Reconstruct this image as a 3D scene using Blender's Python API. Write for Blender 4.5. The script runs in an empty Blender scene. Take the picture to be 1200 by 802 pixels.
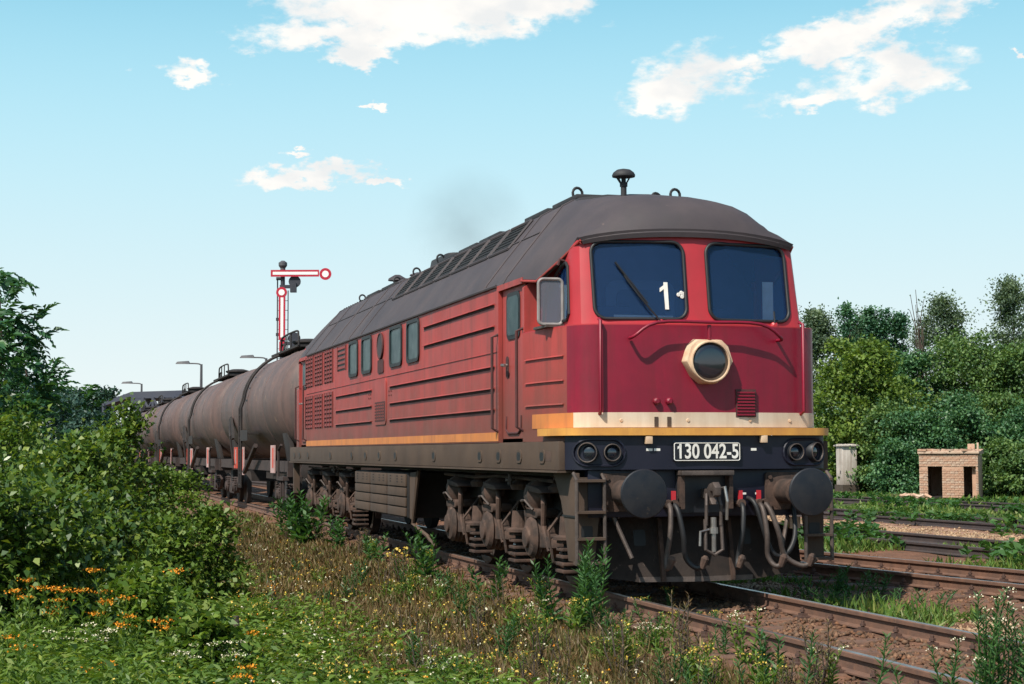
import bpy, bmesh, math, random
import numpy as np
from mathutils import Vector, Matrix
R = math.radians
random.seed(7); rng = np.random.default_rng(7)
S = bpy.context.scene
COL = S.collection

# ------------------------------------------------------------------ camera
CAM = np.array([15.1526, -6.4306, 1.4604]); YAW, PIT, ROL, FPX = .2727, .0651, -.0033, 1965.16
D_ = np.array([-math.cos(YAW)*math.cos(PIT), math.sin(YAW)*math.cos(PIT), math.sin(PIT)])
_r = np.cross(D_, [0, 0, 1]); _r /= np.linalg.norm(_r); _u = np.cross(_r, D_)
R_ = math.cos(ROL)*_r + math.sin(ROL)*_u; U_ = -math.sin(ROL)*_r + math.cos(ROL)*_u
cam = bpy.data.cameras.new('camera'); cam.sensor_width = 36; cam.lens = 36*FPX/1200
cam.clip_end = 5000; cam.clip_start = .05
co = bpy.data.objects.new('camera', cam); COL.objects.link(co)
co.matrix_world = Matrix(((R_[0], U_[0], -D_[0], CAM[0]), (R_[1], U_[1], -D_[1], CAM[1]),
                          (R_[2], U_[2], -D_[2], CAM[2]), (0, 0, 0, 1)))
S.camera = co
def ray(px, py): return D_ + R_*(px-600)/FPX - U_*(py-401)/FPX
def at(px, py, d): return CAM + ray(px, py)*d          # point at depth d (metres)

# ------------------------------------------------------------------ light
SUN = np.array([.50, -.64, 1.0]); SUN /= np.linalg.norm(SUN)
sl = bpy.data.lights.new('sun', 'SUN'); sl.energy = 5.0; sl.angle = R(.5); sl.color = (1, .93, .82)
so = bpy.data.objects.new('sun', sl); COL.objects.link(so)
so.rotation_euler = Vector(SUN).to_track_quat('Z', 'Y').to_euler()
W = bpy.data.worlds.new('World'); S.world = W; W.use_nodes = True
S.view_settings.view_transform = 'Standard'; S.view_settings.look = 'None'
S.view_settings.exposure = 0.25; S.view_settings.gamma = 1
SKY_STRENGTH = .12

def world():
    nt = W.node_tree; N = nt.nodes; L = nt.links; N.clear()
    out = N.new('ShaderNodeOutputWorld'); bg = N.new('ShaderNodeBackground')
    sky = N.new('ShaderNodeTexSky'); sky.sky_type = 'NISHITA'; sky.sun_disc = False
    sky.sun_elevation = math.asin(SUN[2]); sky.sun_rotation = math.atan2(SUN[0], SUN[1])
    sky.air_density = 1.0; sky.dust_density = 2.2; sky.ozone_density = 1.2; sky.altitude = 60
    tc = N.new('ShaderNodeTexCoord')
    sep = N.new('ShaderNodeSeparateXYZ'); L.new(tc.outputs['Generated'], sep.inputs[0])
    def m(op, a, b=None, c=None, clamp=False):
        n = N.new('ShaderNodeMath'); n.operation = op; n.use_clamp = clamp
        for i, v in enumerate((a, b, c)):
            if v is None: continue
            if isinstance(v, (int, float)): n.inputs[i].default_value = v
            else: L.new(v, n.inputs[i])
        return n.outputs[0]
    az = m('ARCTAN2', sep.outputs[1], sep.outputs[0]); el = m('ARCSINE', sep.outputs[2])
    # clouds: position (azimuth, elevation), half sizes, tilt
    def azel(px, py):
        v = ray(px, py); v = v/np.linalg.norm(v); return math.atan2(v[1], v[0]), math.asin(v[2])
    blobs = []
    for px, py, hw, hh, tilt in ((500, 12, 190, 46, -.02), (410, 44, 130, 24, .0), (630, 16, 70, 40, 0), (420, 68, 40, 16, 0), (232, 92, 48, 17, -.25),
                           (352, 209, 82, 13, .10), (395, 200, 45, 14, .0), (800, 102, 92, 44, .30), (760, 125, 40, 26, .0), (875, 76, 66, 24, .1),
                           (970, 46, 120, 28, .28), (1060, 14, 95, 34, .25), (1030, 102, 125, 32, .10), (1050, 85, 62, 28, 0), (960, 118, 60, 18, .1),
                           (433, 124, 15, 5, 0), (345, 182, 24, 5, 0), (1195, 66, 14, 5, 0), (450, 215, 20, 5, 0)):
        a, e = azel(px, py); blobs.append((a, e, hw/FPX, hh/FPX, tilt))
    rr = random.Random(3)
    for i in range(9):                               # the same broken fair-weather cloud goes on round the horizon
        a = -2.4 + i*(4.6/9) + rr.uniform(-.1, .1)
        blobs.append((a, rr.uniform(.16, .75), rr.uniform(.05, .13), rr.uniform(.012, .035), rr.uniform(-.1, .3)))
    # warp
    nz = N.new('ShaderNodeTexNoise'); nz.inputs['Scale'].default_value = 17; nz.inputs['Detail'].default_value = 7
    nz.inputs['Roughness'].default_value = .62
    mp = N.new('ShaderNodeMapping'); mp.inputs['Scale'].default_value = (1, 1, 2.0); L.new(tc.outputs['Generated'], mp.inputs[0])
    L.new(mp.outputs[0], nz.inputs['Vector'])
    nn = m('SUBTRACT', nz.outputs['Fac'], .5)
    nz2 = N.new('ShaderNodeTexNoise'); nz2.inputs['Scale'].default_value = 70; nz2.inputs['Detail'].default_value = 5
    L.new(mp.outputs[0], nz2.inputs['Vector']); nn2 = m('SUBTRACT', nz2.outputs['Fac'], .5)
    wn = N.new('ShaderNodeTexNoise'); wn.inputs['Scale'].default_value = 55; wn.inputs['Detail'].default_value = 6; wn.inputs['Roughness'].default_value = .6; L.new(mp.outputs[0], wn.inputs['Vector'])
    ws = N.new('ShaderNodeSeparateColor'); L.new(wn.outputs['Color'], ws.inputs[0])
    az = m('ADD', az, m('MULTIPLY', m('SUBTRACT', ws.outputs[0], .5), .055)); elw = m('ADD', el, m('MULTIPLY', m('SUBTRACT', ws.outputs[1], .5), .030))
    best = None
    for a, e, ha, he, t in blobs:
        da = m('SUBTRACT', az, a)
        da = m('MULTIPLY', da, -math.cos(e))            # azimuth falls to the right of the picture
        de = m('SUBTRACT', elw, e)
        c, s = math.cos(t), math.sin(t)
        u = m('ADD', m('MULTIPLY', da, c), m('MULTIPLY', de, s))
        v = m('SUBTRACT', m('MULTIPLY', de, c), m('MULTIPLY', da, s))
        u = m('DIVIDE', u, ha)
        vs = m('DIVIDE', v, he)
        vs = m('MAXIMUM', vs, m('MULTIPLY', vs, -1.35))  # flatter base
        d = m('SUBTRACT', 1.0, m('SQRT', m('ADD', m('MULTIPLY', u, u), m('MULTIPLY', vs, vs))))
        d = m('MAXIMUM', d, -1.0)
        best = d if best is None else m('SMOOTH_MAX', best, d, .12)
    den = m('ADD', best, m('ADD', m('MULTIPLY', nn, 2.6), m('MULTIPLY', nn2, .9)))
    mr = N.new('ShaderNodeMapRange'); mr.interpolation_type = 'SMOOTHSTEP'
    mr.inputs['From Min'].default_value = -.06; mr.inputs['From Max'].default_value = .62
    L.new(den, mr.inputs['Value'])
    fac = m('MULTIPLY', mr.outputs[0], m('GREATER_THAN', el, .02))
    # sky brightness
    tint = N.new('ShaderNodeMix'); tint.data_type = 'RGBA'; tint.blend_type = 'MULTIPLY'; tint.inputs[0].default_value = 1
    tint.inputs[7].default_value = (.62, .82, .86, 1)   # slide film: sky reads cyan
    L.new(sky.outputs[0], tint.inputs[6])
    def toward(prev, e0, e1, mx_, col, kind):
        hz = N.new('ShaderNodeMapRange'); hz.interpolation_type = kind; hz.inputs['From Min'].default_value = e0; hz.inputs['From Max'].default_value = e1
        hz.inputs['To Max'].default_value = mx_; L.new(el, hz.inputs['Value'])
        hm = N.new('ShaderNodeMix'); hm.data_type = 'RGBA'; L.new(hz.outputs[0], hm.inputs[0]); L.new(prev, hm.inputs[6]); hm.inputs[7].default_value = (*col, 1); return hm.outputs[2]
    c1 = toward(tint.outputs[2], .50, .14, .95, (1.95, 5.5, 7.0), 'SMOOTHSTEP')     # bright summer blue low down
    c2 = toward(c1, .30, .0, .98, (6.5, 6.75, 6.55), 'LINEAR')                       # milky horizon
    mx = N.new('ShaderNodeMix'); mx.data_type = 'RGBA'
    L.new(fac, mx.inputs[0]); L.new(c2, mx.inputs[6])
    nz3 = N.new('ShaderNodeTexNoise'); nz3.inputs['Scale'].default_value = 26; nz3.inputs['Detail'].default_value = 6; L.new(mp.outputs[0], nz3.inputs['Vector'])
    sh = N.new('ShaderNodeMapRange'); sh.inputs['From Min'].default_value = .36; sh.inputs['From Max'].default_value = .60; L.new(nz3.outputs['Fac'], sh.inputs['Value'])
    cc = N.new('ShaderNodeMix'); cc.data_type = 'RGBA'; L.new(sh.outputs[0], cc.inputs[0]); cc.inputs[6].default_value = (6.1, 6.2, 6.2, 1); cc.inputs[7].default_value = (7.6, 7.3, 6.9, 1)
    L.new(cc.outputs[2], mx.inputs[7])
    L.new(mx.outputs[2], bg.inputs['Color']); bg.inputs['Strength'].default_value = SKY_STRENGTH
    L.new(bg.outputs[0], out.inputs['Surface'])
world()
W.cycles.sampling_method = 'MANUAL'; W.cycles.sample_map_resolution = 512

# ------------------------------------------------------------------ materials
MATS = {}
def _mix(N, L, fac, a, b, blend='MIX'):
    n = N.new('ShaderNodeMix'); n.data_type = 'RGBA'; n.blend_type = blend
    for sock, v in ((n.inputs[0], fac), (n.inputs[6], a), (n.inputs[7], b)):
        if isinstance(v, (int, float)): sock.default_value = v
        elif isinstance(v, tuple): sock.default_value = (v[0], v[1], v[2], 1)
        else: L.new(v, sock)
    return n.outputs[2]
def _noise(N, L, vec, scale, detail=5, rough=.6, lo=.35, hi=.65):
    t = N.new('ShaderNodeTexNoise'); t.inputs['Scale'].default_value = scale
    t.inputs['Detail'].default_value = detail; t.inputs['Roughness'].default_value = rough
    L.new(vec, t.inputs['Vector'])
    r = N.new('ShaderNodeMapRange'); r.inputs['From Min'].default_value = lo; r.inputs['From Max'].default_value = hi
    L.new(t.outputs['Fac'], r.inputs['Value']); return r.outputs[0]
def mat(name, col, col2=None, scale=3, rough=.6, metal=0, bump=0, bscale=40, lo=.35, hi=.65,
        streak=None, sfac=.5, spots=None, spotscale=9, spotlo=.62, low=None, coat=0, spec=.5):
    """paint, metal, stone: base colour mottled with col2, vertical rain streaks, spots of wear, dust towards low (z0,z1,colour)"""
    m = bpy.data.materials.new(name); m.use_nodes = True; MATS[name] = m
    N = m.node_tree.nodes; L = m.node_tree.links; b = N['Principled BSDF']
    tc = N.new('ShaderNodeTexCoord'); vec = tc.outputs['Object']
    c = col
    if col2: c = _mix(N, L, _noise(N, L, vec, scale, lo=lo, hi=hi), col, col2)
    if streak:
        mp = N.new('ShaderNodeMapping'); mp.inputs['Scale'].default_value = (7, 7, .55); L.new(vec, mp.inputs[0])
        f = _noise(N, L, mp.outputs[0], 1.2, 6, .65, .46, .72)
        mm = N.new('ShaderNodeMath'); mm.operation = 'MULTIPLY'; mm.inputs[1].default_value = sfac; L.new(f, mm.inputs[0])
        c = _mix(N, L, mm.outputs[0], c, streak)
    if spots:
        f = _noise(N, L, vec, spotscale, 6, .7, spotlo, spotlo+.07)
        c = _mix(N, L, f, c, spots)
    if low:
        z0, z1, lc = low
        sp = N.new('ShaderNodeSeparateXYZ'); L.new(vec, sp.inputs[0])
        nz = N.new('ShaderNodeTexNoise'); nz.inputs['Scale'].default_value = 2.2; nz.inputs['Detail'].default_value = 7; L.new(vec, nz.inputs['Vector'])
        ad = N.new('ShaderNodeMath'); ad.operation = 'MULTIPLY_ADD'; ad.inputs[1].default_value = (z1-z0)*1.1; L.new(nz.outputs['Fac'], ad.inputs[0]); L.new(sp.outputs[2], ad.inputs[2])
        r = N.new('ShaderNodeMapRange'); r.inputs['From Min'].default_value = z1+(z1-z0)*.55; r.inputs['From Max'].default_value = z0+(z1-z0)*.55
        L.new(ad.outputs[0], r.inputs['Value']); c = _mix(N, L, r.outputs[0], c, lc)
    if isinstance(c, tuple): b.inputs['Base Color'].default_value = (*c, 1)
    else: L.new(c, b.inputs['Base Color'])
    b.inputs['Metallic'].default_value = metal; b.inputs['Specular IOR Level'].default_value = spec
    if coat: b.inputs['Coat Weight'].default_value = coat; b.inputs['Coat Roughness'].default_value = .12
    rn = N.new('ShaderNodeMapRange'); rn.inputs['To Min'].default_value = max(.04, rough-.1); rn.inputs['To Max'].default_value = min(1, rough+.12)
    tn = N.new('ShaderNodeTexNoise'); tn.inputs['Scale'].default_value = scale*2.3; tn.inputs['Detail'].default_value = 4; L.new(vec, tn.inputs['Vector'])
    L.new(tn.outputs['Fac'], rn.inputs['Value']); L.new(rn.outputs[0], b.inputs['Roughness'])
    if bump:
        bn = N.new('ShaderNodeTexNoise'); bn.inputs['Scale'].default_value = bscale; bn.inputs['Detail'].default_value = 5; L.new(vec, bn.inputs['Vector'])
        bp = N.new('ShaderNodeBump'); bp.inputs['Strength'].default_value = bump; bp.inputs['Distance'].default_value = .02
        L.new(bn.outputs['Fac'], bp.inputs['Height']); L.new(bp.outputs[0], b.inputs['Normal'])
    return m
def leafmat(name, cols, trans=.35, rough=.5, big=.35, gloss=.35):
    """foliage: every leaf its own shade, larger drifts of tone, light coming through"""
    m = bpy.data.materials.new(name); m.use_nodes = True; MATS[name] = m
    N = m.node_tree.nodes; L = m.node_tree.links; b = N['Principled BSDF']; o = N['Material Output']
    g = N.new('ShaderNodeNewGeometry'); rp = N.new('ShaderNodeValToRGB'); L.new(g.outputs['Random Per Island'], rp.inputs[0])
    e = rp.color_ramp.elements; k = len(cols)
    while len(e) < k: e.new(.5)
    for i, c in enumerate(cols): e[i].position = i/max(1, k-1); e[i].color = (*c, 1)
    tc = N.new('ShaderNodeTexCoord')
    f = _noise(N, L, tc.outputs['Object'], 1.1, 3, .5, .3, .7)
    dk = _mix(N, L, f, (1-big, 1-big*.8, 1-big), (1+big, 1+big*.8, 1.0))
    c = _mix(N, L, 1.0, rp.outputs[0], dk, 'MULTIPLY')
    L.new(c, b.inputs['Base Color']); b.inputs['Roughness'].default_value = rough; b.inputs['Specular IOR Level'].default_value = gloss
    t = N.new('ShaderNodeBsdfTranslucent'); tcx = _mix(N, L, 1.0, c, (1.1, 1.15, .5), 'MULTIPLY'); L.new(tcx, t.inputs[0])
    ms = N.new('ShaderNodeMixShader'); ms.inputs[0].default_value = trans
    L.new(b.outputs[0], ms.inputs[1]); L.new(t.outputs[0], ms.inputs[2]); L.new(ms.outputs[0], o.inputs['Surface'])
    return m
def glassmat(name, tint, refl_rough=.03, dif=(.05, .13, .36), k=.16):
    m = bpy.data.materials.new(name); m.use_nodes = True; MATS[name] = m
    N = m.node_tree.nodes; L = m.node_tree.links; N.remove(N['Principled BSDF']); o = N['Material Output']
    t = N.new('ShaderNodeBsdfTransparent'); t.inputs[0].default_value = (*tint, 1)
    g = N.new('ShaderNodeBsdfGlossy'); g.inputs['Roughness'].default_value = refl_rough; g.inputs[0].default_value = (.9, .95, 1, 1)
    d = N.new('ShaderNodeBsdfDiffuse'); d.inputs[0].default_value = (*dif, 1)  # diffuse share paints a reflection into the pane colour
    f = N.new('ShaderNodeFresnel'); f.inputs[0].default_value = 1.5
    x = N.new('ShaderNodeMixShader'); L.new(f.outputs[0], x.inputs[0]); L.new(t.outputs[0], x.inputs[1]); L.new(g.outputs[0], x.inputs[2])
    y = N.new('ShaderNodeMixShader'); y.inputs[0].default_value = k; L.new(x.outputs[0], y.inputs[1]); L.new(d.outputs[0], y.inputs[2])
    L.new(y.outputs[0], o.inputs['Surface']); return m

RUSTD = (.16, .085, .05)
mat('red_side', (.400, .050, .043), (.315, .042, .037), 1.3, .55, bump=.05, bscale=25, streak=(.15, .038, .030), sfac=.65, spots=(.19, .055, .04), spotlo=.66, low=(1.55, 2.5, (.155, .050, .036)))
mat('red_front', (.235, .004, .024), (.185, .004, .022), 2.4, .42, bump=.04, bscale=20, streak=(.12, .010, .015), sfac=.5, spots=(.08, .012, .015), spotscale=19, spotlo=.66)
mat('red_cab', (.44, .026, .036), (.37, .024, .032), 2.0, .45, streak=(.25, .04, .035), sfac=.3)
mat('roof_grey', (.046, .037, .043), (.070, .053, .056), 1.2, .72, bump=.08, bscale=14, streak=(.045, .038, .04), sfac=.5, spots=(.14, .10, .085), spotscale=5, spotlo=.66)
mat('roof_dark', (.018, .018, .022), (.03, .028, .03), 3, .7)
mat('frame_brown', (.062, .038, .026), (.088, .055, .037), 2.2, .8, bump=.06, streak=(.07, .05, .04), sfac=.5, spots=(.20, .14, .10), spotscale=11, spotlo=.66)
mat('bogie_brown', (.092, .052, .038), (.030, .019, .015), 5, .85, bump=.15, spots=(.13, .080, .058), spotscale=7, spotlo=.62)
mat('plough_brown', (.028, .018, .014), (.013, .0095, .009), 4, .85, bump=.15, spots=(.13, .09, .07), spotscale=7, spotlo=.62)
mat('bogie_dark', (.007, .006, .006), (.014, .010, .009), 4, .85, bump=.1)
mat('orange_stripe', (.62, .22, .055), (.50, .17, .05), 2.0, .6, streak=(.30, .11, .05), sfac=.6, spots=(.22, .09, .05), spotscale=6, spotlo=.64)
mat('yellow_ledge', (.68, .33, .065), (.52, .22, .05), 3.0, .5, streak=(.38, .17, .06), sfac=.4, spots=(.25, .11, .05), spotscale=10, spotlo=.66)
mat('white_band', (.66, .54, .42), (.58, .45, .33), 2.5, .5, streak=(.42, .28, .18), sfac=.4, spots=(.34, .16, .10), spotscale=13, spotlo=.68)
mat('front_black', (.003, .0035, .014), (.006, .006, .018), 2.5, .5, spots=(.06, .05, .05), spotscale=12, spotlo=.68)
mat('rubber', (.012, .012, .014), None, 3, .55)
mat('steel', (.45, .42, .40), (.30, .26, .24), 8, .4, metal=.9)
mat('steel_dull', (.13, .10, .088), (.07, .055, .05), 8, .6, metal=.5, bump=.1)
mat('buffer_steel', (.010, .013, .020), (.022, .022, .026), 7, .5, metal=.3, spots=(.05, .04, .035), spotscale=9, spotlo=.62)
mat('lamp_rim', (.66, .48, .33), (.54, .34, .22), 6, .5, spots=(.30, .12, .07), spotscale=12, spotlo=.66)
mat('white_paint', (.80, .78, .74), (.70, .66, .60), 6, .55)
mat('plate_black', (.010, .011, .016), None, 4, .45)
mat('rib_shade_grille_back', (.060, .014, .014), (.035, .012, .012), 5, .8)  # painted shadow under the side ribs, also the dark backing of the grilles
mat('grille_mid', (.19, .034, .030), (.13, .026, .024), 6, .7)
mat('grille_dark', (.085, .022, .022), (.05, .02, .02), 8, .75)
mat('window_dark', (.010, .030, .036), (.030, .060, .062), 2.6, .30, spec=.10)
mat('interior', (.035, .05, .085), (.025, .035, .06), 3, .7)
mat('interior_panel', (.08, .12, .19), None, 3, .6)
mat('chrome_lens', (.012, .014, .022), None, 3, .06, spec=1.0)
mat('red_valve', (.45, .02, .03), None, 3, .5)
mat('tank_skin', (.150, .088, .076), (.092, .062, .058), .9, .62, bump=.05, bscale=9, streak=(.060, .048, .048), sfac=.75, spots=(.21, .13, .095), spotscale=2.4, spotlo=.60)
mat('tank_dark', (.016, .013, .014), (.03, .022, .02), 3, .8)
mat('tank_frame', (.055, .034, .030), (.028, .019, .018), 4, .85, bump=.1)
mat('placard_pink', (.52, .34, .32), (.42, .26, .25), 5, .6)
mat('placard_red', (.62, .09, .05), (.5, .07, .05), 5, .6)
mat('signal_red', (.46, .008, .034), (.38, .008, .03), 6, .5)
mat('signal_white', (.82, .78, .76), None, 6, .5)
mat('signal_dark', (.020, .022, .035), (.035, .034, .045), 6, .6)
mat('rail_rust', (.165, .085, .056), (.105, .058, .042), 6, .8, bump=.15, spots=(.18, .09, .055), spotscale=9)
mat('rail_head', (.34, .30, .29), (.22, .17, .15), 5, .32, metal=.75)
mat('rail_dark', (.060, .043, .040), (.040, .032, .034), 6, .8, bump=.1)
mat('rail_head_dull', (.13, .095, .082), (.085, .065, .06), 5, .55, metal=.4)
mat('sleeper_wood', (.150, .080, .052), (.090, .052, .038), 5, .9, bump=.3, bscale=30, spots=(.19, .08, .045), spotscale=6, spotlo=.56)
mat('iron_rust', (.10, .05, .035), (.06, .036, .03), 9, .85, bump=.2)
mat('concrete_pink', (.50, .32, .225), (.42, .25, .17), 3, .9, bump=.25, spots=(.30, .14, .09), spotscale=5, spotlo=.58)
mat('concrete_pale', (.54, .40, .30), (.44, .30, .22), 4, .9, bump=.3, spots=(.22, .12, .09), spotscale=6, spotlo=.56)
mat('dark_void', (.02, .014, .013), None, 3, .9)
mat('cabinet', (.56, .50, .46), (.44, .38, .34), 3, .7, streak=(.26, .19, .15), sfac=.8, low=(0, .7, (.17, .13, .11)))
mat('lamp_post', (.06, .06, .075), (.09, .085, .09), 3, .6)
mat('canopy', (.045, .050, .075), (.06, .062, .08), .3, .7)
mat('bark', (.085, .06, .045), (.05, .038, .03), 6, .95, bump=.4)
mat('hut_roof', (.10, .075, .075), (.07, .06, .065), 2, .8)
glassmat('cab_glass', (.72, .80, .92))
glassmat('mirror_glass', (.5, .5, .55), .08, (.30, .30, .36), .30)
mat('alu_frame', (.30, .27, .26), (.22, .19, .185), 6, .5, metal=.2)
G1, G2, G3 = (.030, .068, .018), (.048, .095, .022), (.075, .125, .028)
leafmat('leaf_shrub', [(0.047, 0.100, 0.030), (0.081, 0.150, 0.036), (0.130, 0.210, 0.046), (0.236, 0.290, 0.058)], gloss=.6, rough=.38)
leafmat('leaf_herb', [(0.069, 0.133, 0.029), (0.101, 0.179, 0.037), (0.147, 0.234, 0.048), (0.207, 0.258, 0.060)], gloss=.4)
leafmat('leaf_weed', [(0.034, 0.098, 0.034), (0.052, 0.132, 0.044), (0.075, 0.167, 0.057)], gloss=.4)
leafmat('leaf_ash', [(0.031, 0.099, 0.056), (0.048, 0.135, 0.067), (0.083, 0.176, 0.077)], gloss=.5, rough=.4)
leafmat('leaf_birch', [(0.094, 0.147, 0.109), (0.125, 0.182, 0.136), (0.164, 0.225, 0.162)], trans=.3)  # rear trees: distance haze lightens and blues the leaf colour
leafmat('leaf_poplar', [(0.048, 0.130, 0.093), (0.069, 0.170, 0.112), (0.100, 0.212, 0.128)], trans=.25)  # bluish cast of distance haze put into the leaf colour
leafmat('leaf_yellow', [(0.102, 0.173, 0.044), (0.144, 0.226, 0.054), (0.198, 0.263, 0.066), (0.072, 0.143, 0.046)], trans=.35)
leafmat('leaf_dark', [(0.044, 0.125, 0.071), (0.068, 0.165, 0.083), (0.101, 0.207, 0.094)], trans=.25, gloss=.5)
leafmat('leaf_mid', [(0.072, 0.146, 0.068), (0.108, 0.191, 0.074), (0.161, 0.235, 0.088)], trans=.3)
leafmat('leaf_haze', [(0.033, 0.077, 0.079), (0.044, 0.094, 0.090), (0.055, 0.110, 0.097)], trans=.2)  # aerial haze mixed into the leaf colour of the far trees
leafmat('grass_green', [(0.066, 0.139, 0.029), (0.095, 0.177, 0.035), (0.139, 0.209, 0.050), (0.190, 0.209, 0.066)], trans=.3, big=.3)
leafmat('grass_dry', [(.13, .080, .040), (.17, .105, .052), (.095, .095, .030), (.24, .17, .09), (.11, .058, .036), (.075, .090, .030)], trans=.25, big=.25)
leafmat('flower_orange', [(.62, .22, .012), (.72, .30, .015), (.55, .16, .01)], trans=.1, big=.1, rough=.7)
leafmat('flower_yellow', [(.66, .46, .06), (.70, .52, .14), (.60, .36, .04)], trans=.15, big=.1, rough=.7)
leafmat('flower_white', [(.74, .70, .52), (.70, .60, .46), (.78, .76, .66)], trans=.15, big=.1, rough=.7)
leafmat('stones_rust', [(0.117, 0.065, 0.047), (0.171, 0.086, 0.057), (0.086, 0.059, 0.049), (0.216, 0.122, 0.087), (0.090, 0.069, 0.061)], trans=0, rough=.95, gloss=.1, big=.25)
leafmat('stones_pale', [(.34, .22, .15), (.26, .16, .11), (.40, .29, .21), (.22, .14, .10)], trans=0, rough=.95, gloss=.1, big=.2)

# ------------------------------------------------------------------ mesh helpers
ORG = {}
class MB:
    def __init__(s): s.v = []; s.f = []
    def add(s, vs, fs):
        o = len(s.v); s.v += [tuple(map(float, p)) for p in vs]; s.f += [tuple(i+o for i in f) for f in fs]; return s
    def box(s, x0, x1, y0, y1, z0, z1):
        return s.add([(x0, y0, z0), (x1, y0, z0), (x1, y1, z0), (x0, y1, z0), (x0, y0, z1), (x1, y0, z1), (x1, y1, z1), (x0, y1, z1)],
              [(0, 3, 2, 1), (4, 5, 6, 7), (0, 1, 5, 4), (1, 2, 6, 5), (2, 3, 7, 6), (3, 0, 4, 7)])
    def lathe(s, o, d, prof, n=20):
        """profile [(t, r)] about the axis o + t*d"""
        d = Vector(d).normalized(); a = d.orthogonal().normalized(); b = d.cross(a); o = Vector(o); vs = []; fs = []
        for t, r in prof:
            for k in range(n):
                an = 2*math.pi*k/n; vs.append(o+d*t+(a*math.cos(an)+b*math.sin(an))*r)
        for i in range(len(prof)-1):
            for k in range(n): k2 = (k+1) % n; fs.append((i*n+k, i*n+k2, (i+1)*n+k2, (i+1)*n+k))
        fs.append(tuple(range(n-1, -1, -1))); fs.append(tuple((len(prof)-1)*n+k for k in range(n)))
        return s.add(vs, fs)
    def cyl(s, p0, p1, r, n=14, r2=None):
        L_ = (Vector(p1)-Vector(p0)).length; return s.lathe(p0, Vector(p1)-Vector(p0), [(0, r), (L_, r if r2 is None else r2)], n)
    def tube(s, pts, r, n=8, closed=False):
        pts = [Vector(p) for p in pts]; vs = []; fs = []; m = len(pts); rr = r if isinstance(r, (list, tuple)) else [r]*m
        pa = None
        for i, p in enumerate(pts):
            if closed: t = pts[(i+1) % m]-pts[i-1]
            else: t = pts[min(i+1, m-1)]-pts[max(i-1, 0)]
            t.normalize()
            if pa is None: pa = t.orthogonal().normalized()
            pa = (pa-t*pa.dot(t)).normalized(); b = t.cross(pa)
            for k in range(n):
                an = 2*math.pi*k/n; vs.append(p+(pa*math.cos(an)+b*math.sin(an))*rr[i])
        for i in range(m if closed else m-1):
            j = (i+1) % m
            for k in range(n): k2 = (k+1) % n; fs.append((i*n+k, i*n+k2, j*n+k2, j*n+k))
        if not closed: fs.append(tuple(range(n-1, -1, -1))); fs.append(tuple((m-1)*n+k for k in range(n)))
        return s.add(vs, fs)
    def prism(s, poly, fa, fb):
        """poly of 2-tuples -> 3D through fa (front) and fb (back)"""
        n = len(poly); vs = [fa(*p) for p in poly]+[fb(*p) for p in poly]
        fs = [tuple(range(n)), tuple(range(2*n-1, n-1, -1))]+[(i, i+n, (i+1) % n+n, (i+1) % n) for i in range(n)]
        return s.add(vs, fs)
    def grid(s, rows, closed=False):
        m = len(rows[0]); vs = [p for r in rows for p in r]; fs = []
        for i in range(len(rows)-1):
            for k in range(m if closed else m-1): k2 = (k+1) % m; fs.append((i*m+k, i*m+k2, (i+1)*m+k2, (i+1)*m+k))
        return s.add(vs, fs)
    def torus(s, c, d, r, rt, n=24, k=8):
        d = Vector(d).normalized(); a = d.orthogonal().normalized(); b = d.cross(a); c = Vector(c)
        return s.tube([c+(a*math.cos(2*math.pi*i/n)+b*math.sin(2*math.pi*i/n))*r for i in range(n)], rt, k, True)
    def helix(s, p0, p1, r, rt, turns, n=10, k=6):
        p0 = Vector(p0); d = Vector(p1)-p0; a = d.normalized().orthogonal().normalized(); b = d.normalized().cross(a); q = turns*n
        return s.tube([p0+d*(i/q)+(a*math.cos(2*math.pi*i/n)+b*math.sin(2*math.pi*i/n))*r for i in range(q+1)], rt, k)
def cr(pts, n=5):
    P_ = [Vector(p) for p in pts]; o = []
    for i in range(len(P_)-1):
        a, b, c, d = P_[max(i-1, 0)], P_[i], P_[i+1], P_[min(i+2, len(P_)-1)]
        for k in range(n):
            t = k/n; o.append(.5*((2*b)+(c-a)*t+(2*a-5*b+4*c-d)*t*t+(3*b-a-3*c+d)*t**3))
    o.append(P_[-1]); return o
def rrect(x0, x1, y0, y1, r, n=5):
    o = []
    for cx, cy, a in ((x1-r, y1-r, 0), (x0+r, y1-r, 90), (x0+r, y0+r, 180), (x1-r, y0+r, 270)):
        for k in range(n+1): an = R(a+90*k/n); o.append((cx+r*math.cos(an), cy+r*math.sin(an)))
    return o
def link(name, me, parent):
    o = bpy.data.objects.new(name, me); COL.objects.link(o)
    if parent: o.parent = parent
    return o
def finish(me, smooth):
    if smooth is None: return
    me.polygons.foreach_set('use_smooth', [True]*len(me.polygons))
    bm = bmesh.new(); bm.from_mesh(me)
    th = R(smooth)
    for e in bm.edges:
        if len(e.link_faces) == 2 and e.calc_face_angle(0) > th: e.smooth = False
    bm.to_mesh(me); bm.free()
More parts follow.
